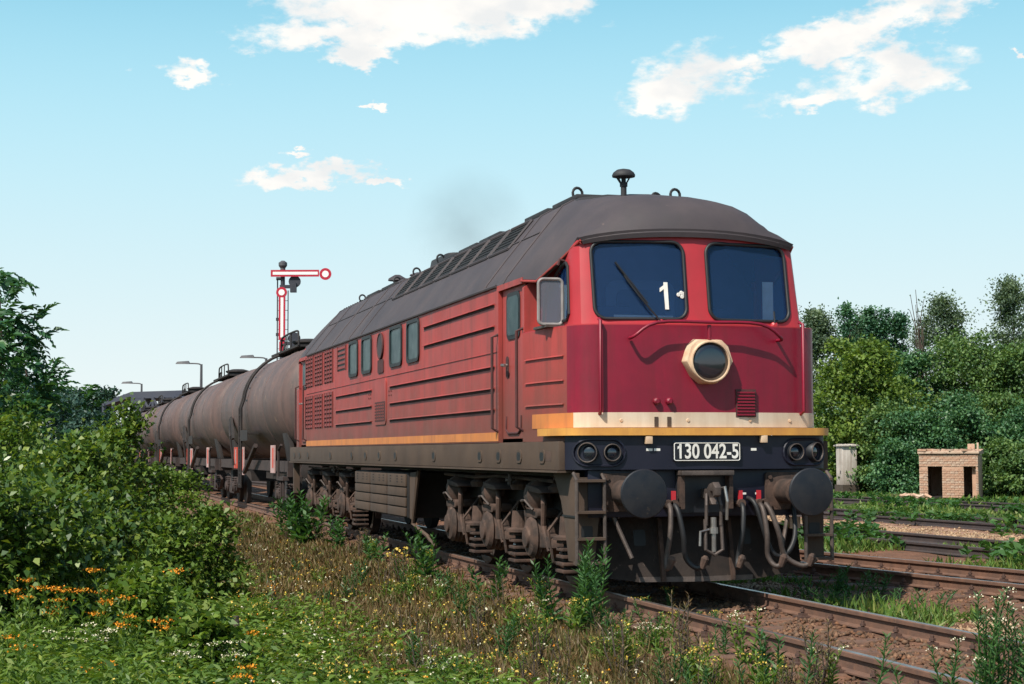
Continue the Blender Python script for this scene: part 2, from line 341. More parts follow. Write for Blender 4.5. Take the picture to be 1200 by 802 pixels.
def part(name, mb, m, parent=None, smooth=None, bevel=0, label=None):
    off = ORG.get(parent.name, (0, 0, 0)) if parent else (0, 0, 0)
    me = bpy.data.meshes.new(name)
    me.from_pydata([(p[0]-off[0], p[1]-off[1], p[2]-off[2]) for p in mb.v], [], mb.f)
    bm = bmesh.new(); bm.from_mesh(me); bmesh.ops.recalc_face_normals(bm, faces=bm.faces)
    if bevel: bmesh.ops.bevel(bm, geom=[e for e in bm.edges if e.is_manifold and e.calc_face_angle(0) > R(30)], offset=bevel, segments=2, affect='EDGES', profile=.6)
    bm.to_mesh(me); bm.free()
    if bevel and smooth is None: smooth = 40
    finish(me, smooth); me.materials.append(MATS[m])
    o = link(name, me, parent); ORG[o.name] = off
    if label: o['label'] = label
    return o
def thing(name, label, cat, loc=(0, 0, 0), group=None):
    o = bpy.data.objects.new(name, None); COL.objects.link(o); o.location = loc; o.empty_display_size = .2
    o['label'] = label; o['category'] = cat
    if group: o['group'] = group
    ORG[o.name] = tuple(loc); return o
def tag(o, label, cat, group=None):
    o['label'] = label; o['category'] = cat
    if group: o['group'] = group
    return o
def kids(o): return [c for c in COL.objects if c.parent == o]
def dup(o, parent=None, loc=None, rz=None, sc=None, label=None):
    c = o.copy(); COL.objects.link(c)
    if parent is not None: c.parent = parent
    if loc is not None: c.location = loc
    if rz is not None: c.rotation_euler[2] = rz
    if sc is not None: c.scale = (sc, sc, sc) if isinstance(sc, (int, float)) else sc
    if label: c['label'] = label
    for ch in list(o.children): dup(ch, c)
    return c
def npmesh(name, V, F, m, parent=None, smooth=False):
    V = np.asarray(V, np.float32); F = np.asarray(F, np.int32); k = F.shape[1]
    me = bpy.data.meshes.new(name); me.vertices.add(len(V)); me.vertices.foreach_set('co', V.ravel())
    me.loops.add(F.size); me.loops.foreach_set('vertex_index', F.ravel())
    me.polygons.add(len(F)); me.polygons.foreach_set('loop_start', np.arange(len(F), dtype=np.int32)*k)
    if smooth: me.polygons.foreach_set('use_smooth', [True]*len(F))
    me.update(calc_edges=True); me.materials.append(MATS[m]); o = link(name, me, parent)
    if parent: ORG[o.name] = ORG.get(parent.name, (0, 0, 0))
    return o
def unit(a): return a/np.maximum(np.linalg.norm(a, axis=-1, keepdims=True), 1e-9)
def leafarr(P, T, L_, Wd, fold=.25, up=None):
    """diamond leaves: base P, tip direction T, length, width"""
    n = len(P); T = unit(T); rnd = rng.normal(size=(n, 3)) if up is None else up+rng.normal(size=(n, 3))*.45
    Sd = unit(np.cross(T, rnd)); Nn = np.cross(Sd, T); L_ = np.broadcast_to(L_, n)[:, None]; Wd = np.broadcast_to(Wd, n)[:, None]
    b = P; a = P+T*L_*.45+Sd*Wd*.5+Nn*Wd*fold; c = P+T*L_-Nn*L_*.12; d = P+T*L_*.45-Sd*Wd*.5+Nn*Wd*fold
    V = np.stack([b, a, c, d], 1).reshape(-1, 3); F = np.arange(n*4).reshape(n, 4); return V, F
def cat(parts):
    vs, fs, o = [], [], 0
    for V, F in parts: vs.append(V); fs.append(F+o); o += len(V)
    return np.concatenate(vs), np.concatenate(fs)

# ------------------------------------------------------------------ ground
def sm(a, b, t): t = np.clip((t-a)/(b-a), 0, 1); return t*t*(3-2*t)
def gz(x, y):
    x = np.asarray(x, float); y = np.asarray(y, float)
    z = -.20 - .24*sm(-1.5, -2.9, y) + .05*sm(5.5, 7.0, y)
    z = z + .036*np.exp(-(y/1.25)**6)*(1+.8*np.sin(x*5.3+2*np.sin(y*4))*np.sin(y*6.1+x*1.7))
    z = z + 1.9*sm(22, 46, y) + .35*sm(-9, -22, y)
    b = .030*np.sin(x*1.9+1.3*np.sin(y*1.1))+.028*np.sin(y*2.3+x*.7)+.02*np.sin(x*4.7-y*3.9)
    w = np.clip((np.abs(y)-1.6)/1.2, 0, 1)*np.where((y > 5.6) & (y < 20), .35, 1)
    return z+b*w
def ground():
    def axis(near, far0, far1, step):
        a = list(np.arange(near[0], near[1]+1e-6, step)); g = step
        x = near[1]
        while x < far1: g *= 1.35; x += g; a.append(x)
        x = near[0]; g = step
        while x > far0: g *= 1.35; x -= g; a.insert(0, x)
        return np.array(a)
    xs = axis((-30, 16), -900, 500, .22); ys = axis((-9, 9), -600, 800, .22)
    X, Y = np.meshgrid(xs, ys, indexing='ij'); V = np.stack([X, Y, gz(X, Y)], -1).reshape(-1, 3)
    n, k = len(xs), len(ys); i, j = np.meshgrid(np.arange(n-1), np.arange(k-1), indexing='ij'); a = (i*k+j).ravel()
    m = bpy.data.materials.new('ground'); m.use_nodes = True; MATS['ground'] = m
    N = m.node_tree.nodes; L = m.node_tree.links; b = N['Principled BSDF']; b.inputs['Roughness'].default_value = .95; b.inputs['Specular IOR Level'].default_value = .1
    tc = N.new('ShaderNodeTexCoord'); vec = tc.outputs['Object']; sp = N.new('ShaderNodeSeparateXYZ'); L.new(vec, sp.inputs[0])
    soil = _mix(N, L, _noise(N, L, vec, 3.5, 7), (.20, .10, .064), (.115, .068, .049))
    soil = _mix(N, L, _noise(N, L, vec, 14, 6, .7, .55, .7), soil, (.21, .115, .075))
    turf = _mix(N, L, _noise(N, L, vec, 1.1, 6), (.085, .075, .035), (.055, .075, .024))
    turf = _mix(N, L, _noise(N, L, vec, 6, 6, .7, .5, .7), turf, (.13, .085, .055))
    nb = N.new('ShaderNodeTexNoise'); nb.inputs['Scale'].default_value = 1.3; nb.inputs['Detail'].default_value = 6; L.new(vec, nb.inputs['Vector'])
    def band(lo0, lo1):
        ad = N.new('ShaderNodeMath'); ad.operation = 'MULTIPLY_ADD'; ad.inputs[1].default_value = 1.2; L.new(nb.outputs['Fac'], ad.inputs[0]); L.new(sp.outputs[1], ad.inputs[2])
        r = N.new('ShaderNodeMapRange'); r.inputs['From Min'].default_value = lo0+.6; r.inputs['From Max'].default_value = lo1+.6; L.new(ad.outputs[0], r.inputs['Value']); return r.outputs[0]
    c = _mix(N, L, band(-2.7, -1.9), turf, soil)
    sand = _mix(N, L, _noise(N, L, vec, 5, 7), (.36, .22, .155), (.25, .145, .10))
    c = _mix(N, L, band(9.0, 9.5), c, sand); c = _mix(N, L, band(11.2, 11.7), c, soil)
    far = _mix(N, L, _noise(N, L, vec, .6, 6), (.050, .078, .028), (.085, .085, .038))
    c = _mix(N, L, band(13.2, 14.0), c, far)
    L.new(c, b.inputs['Base Color'])
    bn = N.new('ShaderNodeTexNoise'); bn.inputs['Scale'].default_value = 18; bn.inputs['Detail'].default_value = 8; L.new(vec, bn.inputs['Vector'])
    bp = N.new('ShaderNodeBump'); bp.inputs['Strength'].default_value = .7; bp.inputs['Distance'].default_value = .05; L.new(bn.outputs['Fac'], bp.inputs['Height']); L.new(bp.outputs[0], b.inputs['Normal'])
    o = npmesh('ground', V, np.stack([a, a+k, a+k+1, a+1], 1), 'ground', smooth=True); o['kind'] = 'structure'
ground()

# ------------------------------------------------------------------ tracks
RPROF = [(-.0625, -.149), (.0625, -.149), (.0625, -.138), (.013, -.122), (.008, -.045), (.034, -.038), (.034, -.007), (.027, 0),
         (-.027, 0), (-.034, -.007), (-.034, -.038), (-.008, -.045), (-.013, -.122), (-.0625, -.138)]
def heading(fy, x): e = .05; t = np.array([1, (fy(x+e)-fy(x-e))/(2*e)]); return t/np.linalg.norm(t)
def sleeper_mesh():
    mb = MB().box(-.125, .125, -1.28, 1.28, -.30, -.158)
    me = bpy.data.meshes.new('sleeper'); me.from_pydata(mb.v, [], mb.f)
    bm = bmesh.new(); bm.from_mesh(me); bmesh.ops.bevel(bm, geom=bm.edges[:], offset=.015, segments=1, affect='EDGES'); bm.to_mesh(me); bm.free()
    me.materials.append(MATS['sleeper_wood']); return me
def clip_mesh():
    mb = MB().box(-.08, .08, -.17, .17, -.157, -.1375)
    for s in (-1, 1):
        mb.box(-.045, .045, s*.095-.03, s*.095+.03, -.137, -.112); mb.cyl((0, s*.10, -.112), (0, s*.10, -.055), .016, 6); mb.cyl((0, s*.10, -.10), (0, s*.10, -.078), .028, 6)
    me = bpy.data.meshes.new('rail_fastening'); me.from_pydata(mb.v, [], mb.f); me.materials.append(MATS['iron_rust']); return me
SLM, CLM = sleeper_mesh(), clip_mesh()
def track(fy, x0, x1, sl=None, dull=False, step=.6):
    root = bpy.data.objects.new('railway_track', None); COL.objects.link(root); root['kind'] = 'structure'; ORG[root.name] = (0, 0, 0)
    xs = np.concatenate([np.arange(x0, x1, 1.5), [x1]])
    for s in (-1, 1):
        rows = []
        for x in xs:
            t = heading(fy, x); n = np.array([-t[1], t[0]])
            rows.append([(x+n[0]*(s*.7515+a), fy(x)+n[1]*(s*.7515+a), b) for a, b in RPROF])
        mb = MB().grid(rows, True); k = len(RPROF); mb.f.append(tuple(range(k))); mb.f.append(tuple(range(len(mb.v)-k, len(mb.v))))
        o = part('rail', mb, 'rail_dark' if dull else 'rail_rust', root); o.data.materials.append(MATS['rail_head_dull' if dull else 'rail_head'])
        for p in o.data.polygons:
            if len(p.vertices) == 4 and abs(p.center[2]) < .002: p.material_index = 1
    if sl:
        x = sl[0]
        while x < sl[1]:
            t = heading(fy, x); o = link('sleeper', SLM, root); o.location = (x, fy(x), random.uniform(-.006, .004)); o.rotation_euler = (random.uniform(-.01, .01), random.uniform(-.01, .01), math.atan2(t[1], t[0])+random.uniform(-.02, .02))
            for s in (-1, 1):
                c = link('rail_fastening', CLM, o); c.location = (0, s*.7515, 0)
            x += step+random.uniform(-.03, .03)
    return root
def y2(x): return 3.55+.16*8*np.log1p(np.exp((x+8)/1.6))*.2 if x < 30 else 9
def y2(x):
    t = (x+8.5); return 3.42+.158*(t if t > 3 else (0 if t < -3 else (t+3)**2/12))
track(lambda x: 0.0, -160, 24, (-23, 14.2))
track(y2, -24, 14, (-12, 12))
track(lambda x: 8.25+.062*x*.9, -80, 20, None, True)
track(lambda x: 13.35+.055*x, -90, 20, None, True)
track(lambda x: 21.0+.10*x, -70, 15, None, True)

# ------------------------------------------------------------------ locomotive
LX = -20.62                                   # far buffer face; the near one is x = 0
def mir(x): return LX-x
LOCO = thing('diesel_locomotive', 'red six-axle diesel locomotive with dark grey roof heading the train', 'locomotive', (LX/2, 0, 0))
def P(name, mb, m, parent=None, **k): return part(name, mb, m, parent or LOCO, **k)
lowA = [(-2.15, 1.475), (-1.5, 1.470), (-.98, 1.455), (-.84, 1.43), (-.745, 1.38), (-.68, 1.30), (-.645, 1.20), (-.615, .9), (-.585, .45), (-.575, 0)]
low = [(-2.15, 1.475), (-1.5, 1.425), (-.98, 1.345), (-.865, 1.312), (-.785, 1.25), (-.735, 1.17), (-.70, 1.06), (-.645, .8), (-.595, .4), (-.575, 0)]
ub = [(-2.10, 1.30), (-1.10, 1.262), (-1.00, 1.245), (-.93, 1.205), (-.89, 1.13), (-.835, .85), (-.765, .4), (-.745, 0)]
ut = [(-2.10, 1.265), (-1.28, 1.225), (-1.18, 1.205), (-1.115, 1.165), (-1.075, 1.09), (-1.00, .8), (-.925, .4), (-.90, 0)]
def fullplan(half, rear=False):
    h = [(mir(x), y) for x, y in half] if rear else half
    return h+[(x, -y) for x, y in h[-2::-1]]
def ring(half, closed_at=None): return fullplan(half)
def planlow(inset=0):
    f = [(x-inset, y-inset if y else 0) for x, y in low]; f = f+[(x, -y) for x, y in f[-2::-1]]
    return f+[(mir(x), y) for x, y in f[::-1]]
ZS, ZB, ZG = 2.72, 1.56, 3.335
# lower body with the deep red ends and the faded sides as separate skins
def wallsheet(pts, z0, z1, th=.05):
    """a wall of thickness th along an open plan polyline (x,y), outside to the right"""
    n = len(pts); ins = []
    for i, p in enumerate(pts):
        a = np.array(pts[max(i-1, 0)]); b = np.array(pts[min(i+1, n-1)]); t = (b-a)/np.linalg.norm(b-a)
        ins.append((p[0]-t[1]*th, p[1]+t[0]*th))
    mb = MB(); mb.grid([[(x, y, z0) for x, y in pts]+[(x, y, z0) for x, y in ins[::-1]], [(x, y, z1) for x, y in pts]+[(x, y, z1) for x, y in ins[::-1]]], True)
    k = 2*n
    for i in range(n-1): mb.f.append((i, i+1, k-2-i, k-1-i)); mb.f.append((k+i, k+i+1, 2*k-2-i, 2*k-1-i))
    return mb
XD0, XD1 = -3.14, -2.16                       # cab door
for sgn in (-1, 1):                           # long sides
    pts = [(mir(XD0), -1.475), (XD0, -1.475)]
    if sgn > 0: pts = [(XD0, 1.475), (mir(XD0), 1.475)]
    P('side_wall', wallsheet(pts, ZB, ZG), 'red_side')
fr = [(x, -y) for x, y in low]+[(x, y) for x, y in low[-2::-1]]    # from the visible side round the nose
nose = fr[2:-2]
for rear in (False, True):
    g = (lambda q: [(mir(x), -y) for x, y in q]) if rear else (lambda q: q)
    P('nose_panel', wallsheet(g(nose), ZB+.13, ZS), 'red_front', smooth=30)
    for a, q in ((0, fr[:3]), (1, fr[-3:])):
        P('cab_side_panel', wallsheet(g(q), ZB, ZS), 'red_side')
    # ledge on top of the lower cab
    pl = g(fr); up = g([(x, -y) for x, y in ub]+[(x, y) for x, y in ub[-2::-1]])
    mb = MB().prism(pl, lambda x, y: (x, y, ZS), lambda x, y: (x, y, ZS+.012)); P('sill_ledge', mb, 'red_cab')
    # floor & end of body
    P('cab_floor', MB().prism(pl, lambda x, y: (x*.999-.01, y*.96, ZB-.05), lambda x, y: (x*.999-.01, y*.96, ZB+.0)), 'interior')
    # door-post panels beside and above the cab door
    for s in (-1, 1):
        f = (lambda x: mir(x)) if rear else (lambda x: x)
        xa, xb = sorted((f(XD0), f(XD1)))
        P('door_header', MB().box(xa, xb, s*1.475-.0 if s < 0 else 1.425, s*1.425 if s < 0 else 1.475, 3.27, ZG), 'red_side')
        # forward facing return where the cab steps in
        x0, x1 = sorted((f(-2.16), f(-2.08)))
        P('step_in_panel', MB().prism([(1.2, ZS+.013), (1.474, ZS+.013), (1.474, 3.22), (1.30, 3.34), (1.2, 3.34)], lambda a, b: (x0, s*a, b), lambda a, b: (x1, s*a, b)), 'red_side')
        d = P('cab_door', MB().box(xa+.03, xb-.03, min(s*1.43, s*1.40), max(s*1.43, s*1.40), 1.60, 3.27), 'red_side')
        if s < 0 or rear is False:
            xc = (xa+xb)/2
            ya, yb = s*1.432, s*1.442
            P('window', MB().prism(rrect(xc-.27, xc+.27, 2.70, 3.22, .09), lambda u, v: (u, ya, v), lambda u, v: (u, yb, v)), 'rubber', d)
            P('window_glass', MB().prism(rrect(xc-.225, xc+.225, 2.745, 3.175, .07), lambda u, v: (u, yb, v), lambda u, v: (u, yb+s*.004, v)), 'window_dark', d)
            P('lock_plate', MB().prism(rrect(xc-.30, xc-.20, 2.28, 2.52, .04), lambda u, v: (u, s*1.431, v), lambda u, v: (u, s*1.441, v)), 'grille_dark', d)
            P('door_handle', MB().tube([(xc-.25, s*1.44, 2.42), (xc-.25, s*1.50, 2.42), (xc-.12, s*1.50, 2.41)], .018), 'steel', d)
            P('kick_panel', MB().tube([(xc-.3, s*1.432, 1.85), (xc-.3, s*1.44, 1.70), (xc-.2, s*1.44, 1.66), (xc+.2, s*1.44, 1.66), (xc+.3, s*1.44, 1.70), (xc+.3, s*1.432, 1.85)], .012, 6), 'grille_dark', d)
            for dx in (xa-.02, xb+.02):
                P('handrail', MB().tube([(dx, s*1.47, 2.78), (dx, s*1.545, 2.75), (dx, s*1.545, 1.72), (dx, s*1.47, 1.68)], .017, 8), 'grille_dark')
# ribs, seam, stripe on the long side
def rib(x0, x1, z, h=.035, d=.035, m='red_side', s=-1, slant=(0, 0)):
    def Y(u, a): return s*(1.474+slant[0]+(slant[1]-slant[0])*u+a)
    o = P('side_rib', MB().prism([(0, z+h*.55), (d*.8, z+h*.30), (d, z+h*.05), (0, z+h*.05)], lambda a, b: (x0, Y(0, a), b), lambda a, b: (x1, Y(1, a), b)), m)
    if h > .03: P('rib_shade', MB().prism([(0, z+h*.04), (.006, z+h*.04), (.006, z-h*.75), (0, z-h*.75)], lambda a, b: (x0, Y(0, a), b), lambda a, b: (x1, Y(1, a), b)), 'rib_shade_grille_back', o)  # dark strip painting the shadow below the rib
for s in (-1, 1):
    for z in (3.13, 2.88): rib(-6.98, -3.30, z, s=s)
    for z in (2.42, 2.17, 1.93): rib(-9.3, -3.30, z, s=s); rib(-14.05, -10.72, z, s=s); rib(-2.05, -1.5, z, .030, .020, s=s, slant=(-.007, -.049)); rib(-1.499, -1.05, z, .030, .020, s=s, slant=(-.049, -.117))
    rib(-17.45, -3.2, 2.585, .014, .012, s=s)
    P('orange_stripe', MB().box(-17.48, -3.15, min(s*1.476, s*1.480), max(s*1.476, s*1.480), 1.575, 1.675), 'orange_stripe')
    ym = lambda a, b: dict(a=a, b=b)
# engine-room windows
def sidewin(x0, x1, z0, z1):
    y = -1.475
    fpl = rrect(x0, x1, z0, z1, .10); ipl = rrect(x0+.055, x1-.055, z0+.05, z1-.05, .065)
    mb = MB(); n = len(fpl)
    mb.add([(u, y-.004, v) for u, v in fpl]+[(u, y-.024, v) for u, v in fpl]+[(u, y-.024, v) for u, v in ipl]+[(u, y-.004, v) for u, v in ipl],
           [(k*n+i, k*n+(i+1) % n, (k+1)*n+(i+1) % n, (k+1)*n+i) for k in range(3) for i in range(n)])
    w = P('engine_room_window', mb, 'rubber')
    P('window_glass', MB().prism(ipl, lambda u, v: (u, y-.003, v), lambda u, v: (u, y-.008, v)), 'window_dark', w)
for a, b in ((-8.06, -7.25), (-9.27, -8.40), (-11.54, -10.71), (-12.72, -11.90)): sidewin(a, b, 2.70, 3.30)
# louvre, grilles, hatch
def grille(x0, x1, z0, z1, nx, nz, m='rib_shade_grille_back'):
    w = P('ventilation_grille', MB().box(x0, x1, -1.479, -1.472, z0, z1), m)
    mb = MB()
    for i in range(nx+1): x = x0+(x1-x0)*i/nx; mb.box(x-.016, x+.016, -1.495, -1.478, z0, z1)
    P('grille_bars', mb, 'grille_mid', w)
    for k in range(nz):
        z = z0+(z1-z0)*(k+.5)/nz; h = (z1-z0)/nz
        P('louvre_slat', MB().prism([(1.478, z+h*.45), (1.492, z-h*.1), (1.492, z-h*.2), (1.478, z-h*.05)], lambda a, b: (x0+.01, -a, b), lambda a, b: (x1-.01, -a, b)), 'grille_mid', w)
for i in range(3):
    x0 = -17.50+i*1.12
    grille(x0, x0+.86, 2.70, 3.30, 3, 8); grille(x0, x0+.86, 1.90, 2.53, 3, 8)
grille(-13.85, -13.05, 2.86, 3.28, 1, 5, 'rubber')
hd = P('service_hatch', MB().prism(rrect(-10.44, -9.55, 1.87, 2.57, .08), lambda u, v: (u, -1.476, v), lambda u, v: (u, -1.490, v)), 'red_side')
P('hatch_vent', MB().box(-10.40, -9.60, -1.493, -1.4905, 1.92, 2.22), 'grille_dark', hd)
mb = MB()
for i in range(5):
    for k in range(6): mb.box(-10.36+i*.155, -10.36+i*.155+.06, -1.499, -1.4935, 1.94+k*.046, 1.965+k*.046)
P('hatch_vent_slats', mb, 'red_side', hd)
P('oval_emblem', MB().prism([(-9.98+.21*math.cos(t), 3.07+.19*math.sin(t)) for t in np.linspace(0, 6.28, 24, False)], lambda u, v: (u, -1.476, v), lambda u, v: (u, -1.496, v)), 'roof_grey')
P('emblem_rim', MB().tube([(-9.98+.21*math.cos(t), -1.492, 3.07+.19*math.sin(t)) for t in np.linspace(0, 6.28, 24, False)], .016, 6, True), 'grille_dark')
P('builder_plate', MB().prism(rrect(-10.19, -9.76, 2.60+.06, 2.86, .03), lambda u, v: (u, -1.476, v), lambda u, v: (u, -1.492, v)), 'grille_dark')
for x, z in [(x, z) for x in (-10.95, -10.80, -9.35, -9.2) for z in (2.30, 2.36)]:
    P('rivet', MB().lathe((x, -1.475, z), (0, -1, 0), [(0, .018), (.01, .014)], 8), 'grille_dark')

# underframe
UF0, UF1 = mir(-.86), -.86
for s in (-1, 1):
    P('underframe', MB().box(UF0, UF1, min(s*1.47, s*1.34), max(s*1.47, s*1.34), 1.27, 1.558), 'frame_brown', bevel=.008)
    P('frame_flange', MB().box(UF0, UF1, min(s*1.49, s*1.30), max(s*1.49, s*1.30), 1.245, 1.266), 'frame_brown')
for px in (345, 351, 361, 387, 412, 428, 444, 463, 508, 562, 584, 608, 635):
    v = ray(px, 532); t = (-1.475-CAM[1])/v[1]; x = CAM[0]+t*v[0]
    h = P('frame_slot', MB().prism(rrect(x-.105, x+.105, 1.335, 1.475, .06), lambda u, w: (u, -1.4705, w), lambda u, w: (u, -1.480, w)), 'frame_brown')
    P('slot_void', MB().prism(rrect(x-.07, x+.07, 1.36, 1.45, .04), lambda u, w: (u, -1.481, w), lambda u, w: (u, -1.4805, w)), 'rubber', h)
P('frame_lettering', MB().box(-1.42, -1.12, -1.4715, -1.4705, 1.36, 1.46), 'bogie_brown')
P('equipment_floor', MB().box(mir(-.9), -.9, -1.3, 1.3, 1.20, 1.50), 'bogie_dark')

# ---- roof sections
def mainsec(x): return [(x, 1.475, 3.335), (x, 1.440, 3.40), (x, 1.21, 3.70), (x, .98, 3.985), (x, .78, 4.235), (x, .66, 4.30), (x, .45, 4.33), (x, .22, 4.345), (x, 0, 4.35)]
def archsec(xe, ye, ze, xc, zc, p=2.4):
    o = []
    for k in (1, .965, .86, .74, .60, .46, .31, .15, 0): o.append((xe+(xc-xe)*(1-k**1.8), ye*k, ze+(zc-ze)*(1-k**p)**.85))
    return o
secs = [archsec(-1.03, 1.165, 3.60, -.845, 3.685), archsec(-1.02, 1.185, 3.635, -.835, 3.735), archsec(-1.10, 1.19, 3.645, -.87, 3.85, 2.8),
        archsec(-1.24, 1.215, 3.545, -.98, 3.985, 3.0), archsec(-1.42, 1.29, 3.44, -1.20, 4.10, 3.1), archsec(-1.78, 1.42, 3.27, -1.55, 4.185, 2.9)]
x = -2.2; secs.append([((a[0]+b[0])/2 if i < 2 else x, (a[1]+b[1])/2, (a[2]+b[2])/2-.01*(i > 4)) for i, (a, b) in enumerate(zip(archsec(x, 1.475, 3.30, x, 4.27, 2.4), mainsec(x)))])
secs.append(mainsec(-2.85)); secs.append(mainsec(-6.5)); secs.append(mainsec(LX/2))
# ---- cab tops (hollow, cut for windows)
def boolcut(base, cutters, op='DIFFERENCE'):
    for c in cutters:
        md = base.modifiers.new('b', 'BOOLEAN'); md.operation = op; md.object = c; md.solver = 'EXACT'
    dg = bpy.context.evaluated_depsgraph_get(); dg.update(); me = bpy.data.meshes.new_from_object(base.evaluated_get(dg))
    base.modifiers.clear(); me.materials.clear(); 
    for m in base.data.materials: me.materials.append(m)
    base.data = me
    for c in cutters: bpy.data.objects.remove(c)
from mathutils.bvhtree import BVHTree
_fr = [[(x, -y, z) for x, y, z in q]+[(x, y, z) for x, y, z in q[-2::-1]] for q in secs]
_mb = MB().grid(_fr); ROOFBVH = BVHTree.FromPolygons([Vector(v) for v in _mb.v], _mb.f)
def roofz(x, y):
    for k in range(14):
        h = ROOFBVH.ray_cast(Vector((x-.02*k, y*(1-.012*k), 9)), Vector((0, 0, -1)))[0]
        if h: return h.z
    return 3.6
def dens(h): return [(h[0][0]+(h[1][0]-h[0][0])*k/10, h[0][1]+(h[1][1]-h[0][1])*k/10) for k in range(10)]+h[1:]
def cabsolid(name, g, ins, z0, z1, m, parent=None):
    A, B = [], []
    for (xb, yb), (xt, yt) in zip(dens(ub), dens(ut)):
        xb, xt = xb-ins, xt-ins; yb = yb-ins if yb > .01 else 0; yt = yt-ins if yt > .01 else 0; best = 0
        for f in np.linspace(0, 1, 120):
            x, y, z = xb+(xt-xb)*f, yb+(yt-yb)*f, ZS+(3.74-ZS)*f
            if z > min(roofz(x, y)-.012-ins*.6, z1): break
            best = f
        f0 = (z0-ZS)/(3.74-ZS); A.append((xb+(xt-xb)*f0, yb+(yt-yb)*f0, z0)); B.append((xb+(xt-xb)*best, yb+(yt-yb)*best, ZS+(3.74-ZS)*best))
    def loop(q): return [(g(x), -y, z) for x, y, z in q]+[(g(x), y, z) for x, y, z in q[-2::-1]]
    a, b = loop(A), loop(B); n = len(a); mb = MB().grid([a, b], True); h = len(A)-1
    for w in (0, n):
        for i in range(h): mb.f.append((w+i, w+i+1, w+n-2-i, w+n-1-i) if i < h-1 else (w+i, w+i+1, w+i+2))
    return part(name, mb, m, parent)
SIDEWIN = [(-1.95, 2.80), (-1.20, 2.80), (-1.15, 2.86), (-1.235, 3.36), (-1.29, 3.40), (-1.42, 3.385), (-1.90, 3.15), (-1.95, 3.08)]
FW = [(-1.07, -.125), (.125, 1.07)]
def cabtop(g, tagn):
    base = cabsolid('cab_upper', g, 0, ZS+.012, 3.74, 'red_cab')
    inner = cabsolid('inner', g, .055, ZS+.03, 3.70, 'interior')
    cut = [inner]
    for a, b in FW:
        cut.append(part('c', MB().prism(rrect(a, b, 2.795, 3.60, .12), lambda u, v: (g(-1.35), u, v), lambda u, v: (g(-.5), u, v)), 'rubber'))
    for s in (-1, 1):
        cut.append(part('c', MB().prism(SIDEWIN, lambda u, v: (g(u), s*1.0, v), lambda u, v: (g(u), s*1.5, v)), 'rubber'))
    boolcut(base, cut)
    off = ORG[LOCO.name]; base.data.transform(Matrix.Translation((-off[0], -off[1], -off[2]))); base.parent = LOCO; ORG[base.name] = off
    finish(base.data, 28)
    # panes and rubber seals follow the raked, bowed face
    def face(y, z):
        f = (z-ZS)/(3.74-ZS); yy = abs(y)
        xb = np.interp(yy, [q[1] for q in ub[::-1]], [q[0] for q in ub[::-1]]); xt = np.interp(yy, [q[1] for q in ut[::-1]], [q[0] for q in ut[::-1]])
        return xb+(xt-xb)*f
    for a, b in FW:
        o = rrect(a, b, 2.795, 3.60, .12, 6)
        w = P('windscreen', MB().tube([(g(face(u, v)+.004), u, v) for u, v in o], .019, 8, True), 'rubber', smooth=50)
        rows = [[(g(face(a+(b-a)*i/8, z)-.018), a+(b-a)*i/8, z) for i in range(9)] for z in np.linspace(2.785, 3.61, 7)]
        P('windscreen_glass', MB().grid(rows), 'cab_glass', w, smooth=60)
    for s in (-1, 1):
        sy = lambda x, z: s*((1.30+(x+2.1)*(-.038))+( -.036)*(z-ZS))
        o = SIDEWIN
        w = P('cab_side_window', MB().tube([(g(u), sy(u, v)+s*.006, v) for u, v in o], .018, 8, True), 'rubber')
        P('side_window_glass', MB().prism(o, lambda u, v: (g(u), sy(u, v)-s*.02, v), lambda u, v: (g(u), sy(u, v)-s*.024, v)), 'cab_glass', w)
    return base
cabtop(lambda x: x, 'f'); cabtop(mir, 'r')
# cab interior seen through the panes
BH = P('cab_bulkhead', MB().prism([(-1.22, ZS-.9), (1.22, ZS-.9), (1.22, 3.2), (.85, 3.68), (-.85, 3.68), (-1.22, 3.2)], lambda a, b: (-2.135, a, b), lambda a, b: (-2.105, a, b)), 'interior')
P('bulkhead_door', MB().prism(rrect(-.55, .25, 1.95, 3.32, .12), lambda u, v: (-2.104, u, v), lambda u, v: (-2.08, u, v)), 'interior_panel', BH)
P('door_window', MB().prism(rrect(-.43, .13, 2.75, 3.22, .09), lambda u, v: (-2.079, u, v), lambda u, v: (-2.07, u, v)), 'interior', BH)
P('driver_desk', MB().box(-1.35, -.98, -1.1, 1.1, 2.2, 2.80), 'interior', bevel=.03)
for y in (-.55, .6):
    st = P('driver_seat', MB().box(-1.95, -1.55, y-.24, y+.24, 2.05, 2.20), 'interior', bevel=.04)
    P('seat_back', MB().box(-1.98, -1.88, y-.23, y+.23, 2.2, 3.02), 'interior', st, bevel=.04)
def xface(y, z):
    f = (z-ZS)/(3.74-ZS); yy = abs(y)
    xb = np.interp(yy, [q[1] for q in ub[::-1]], [q[0] for q in ub[::-1]]); xt = np.interp(yy, [q[1] for q in ut[::-1]], [q[0] for q in ut[::-1]])
    return xb+(xt-xb)*f
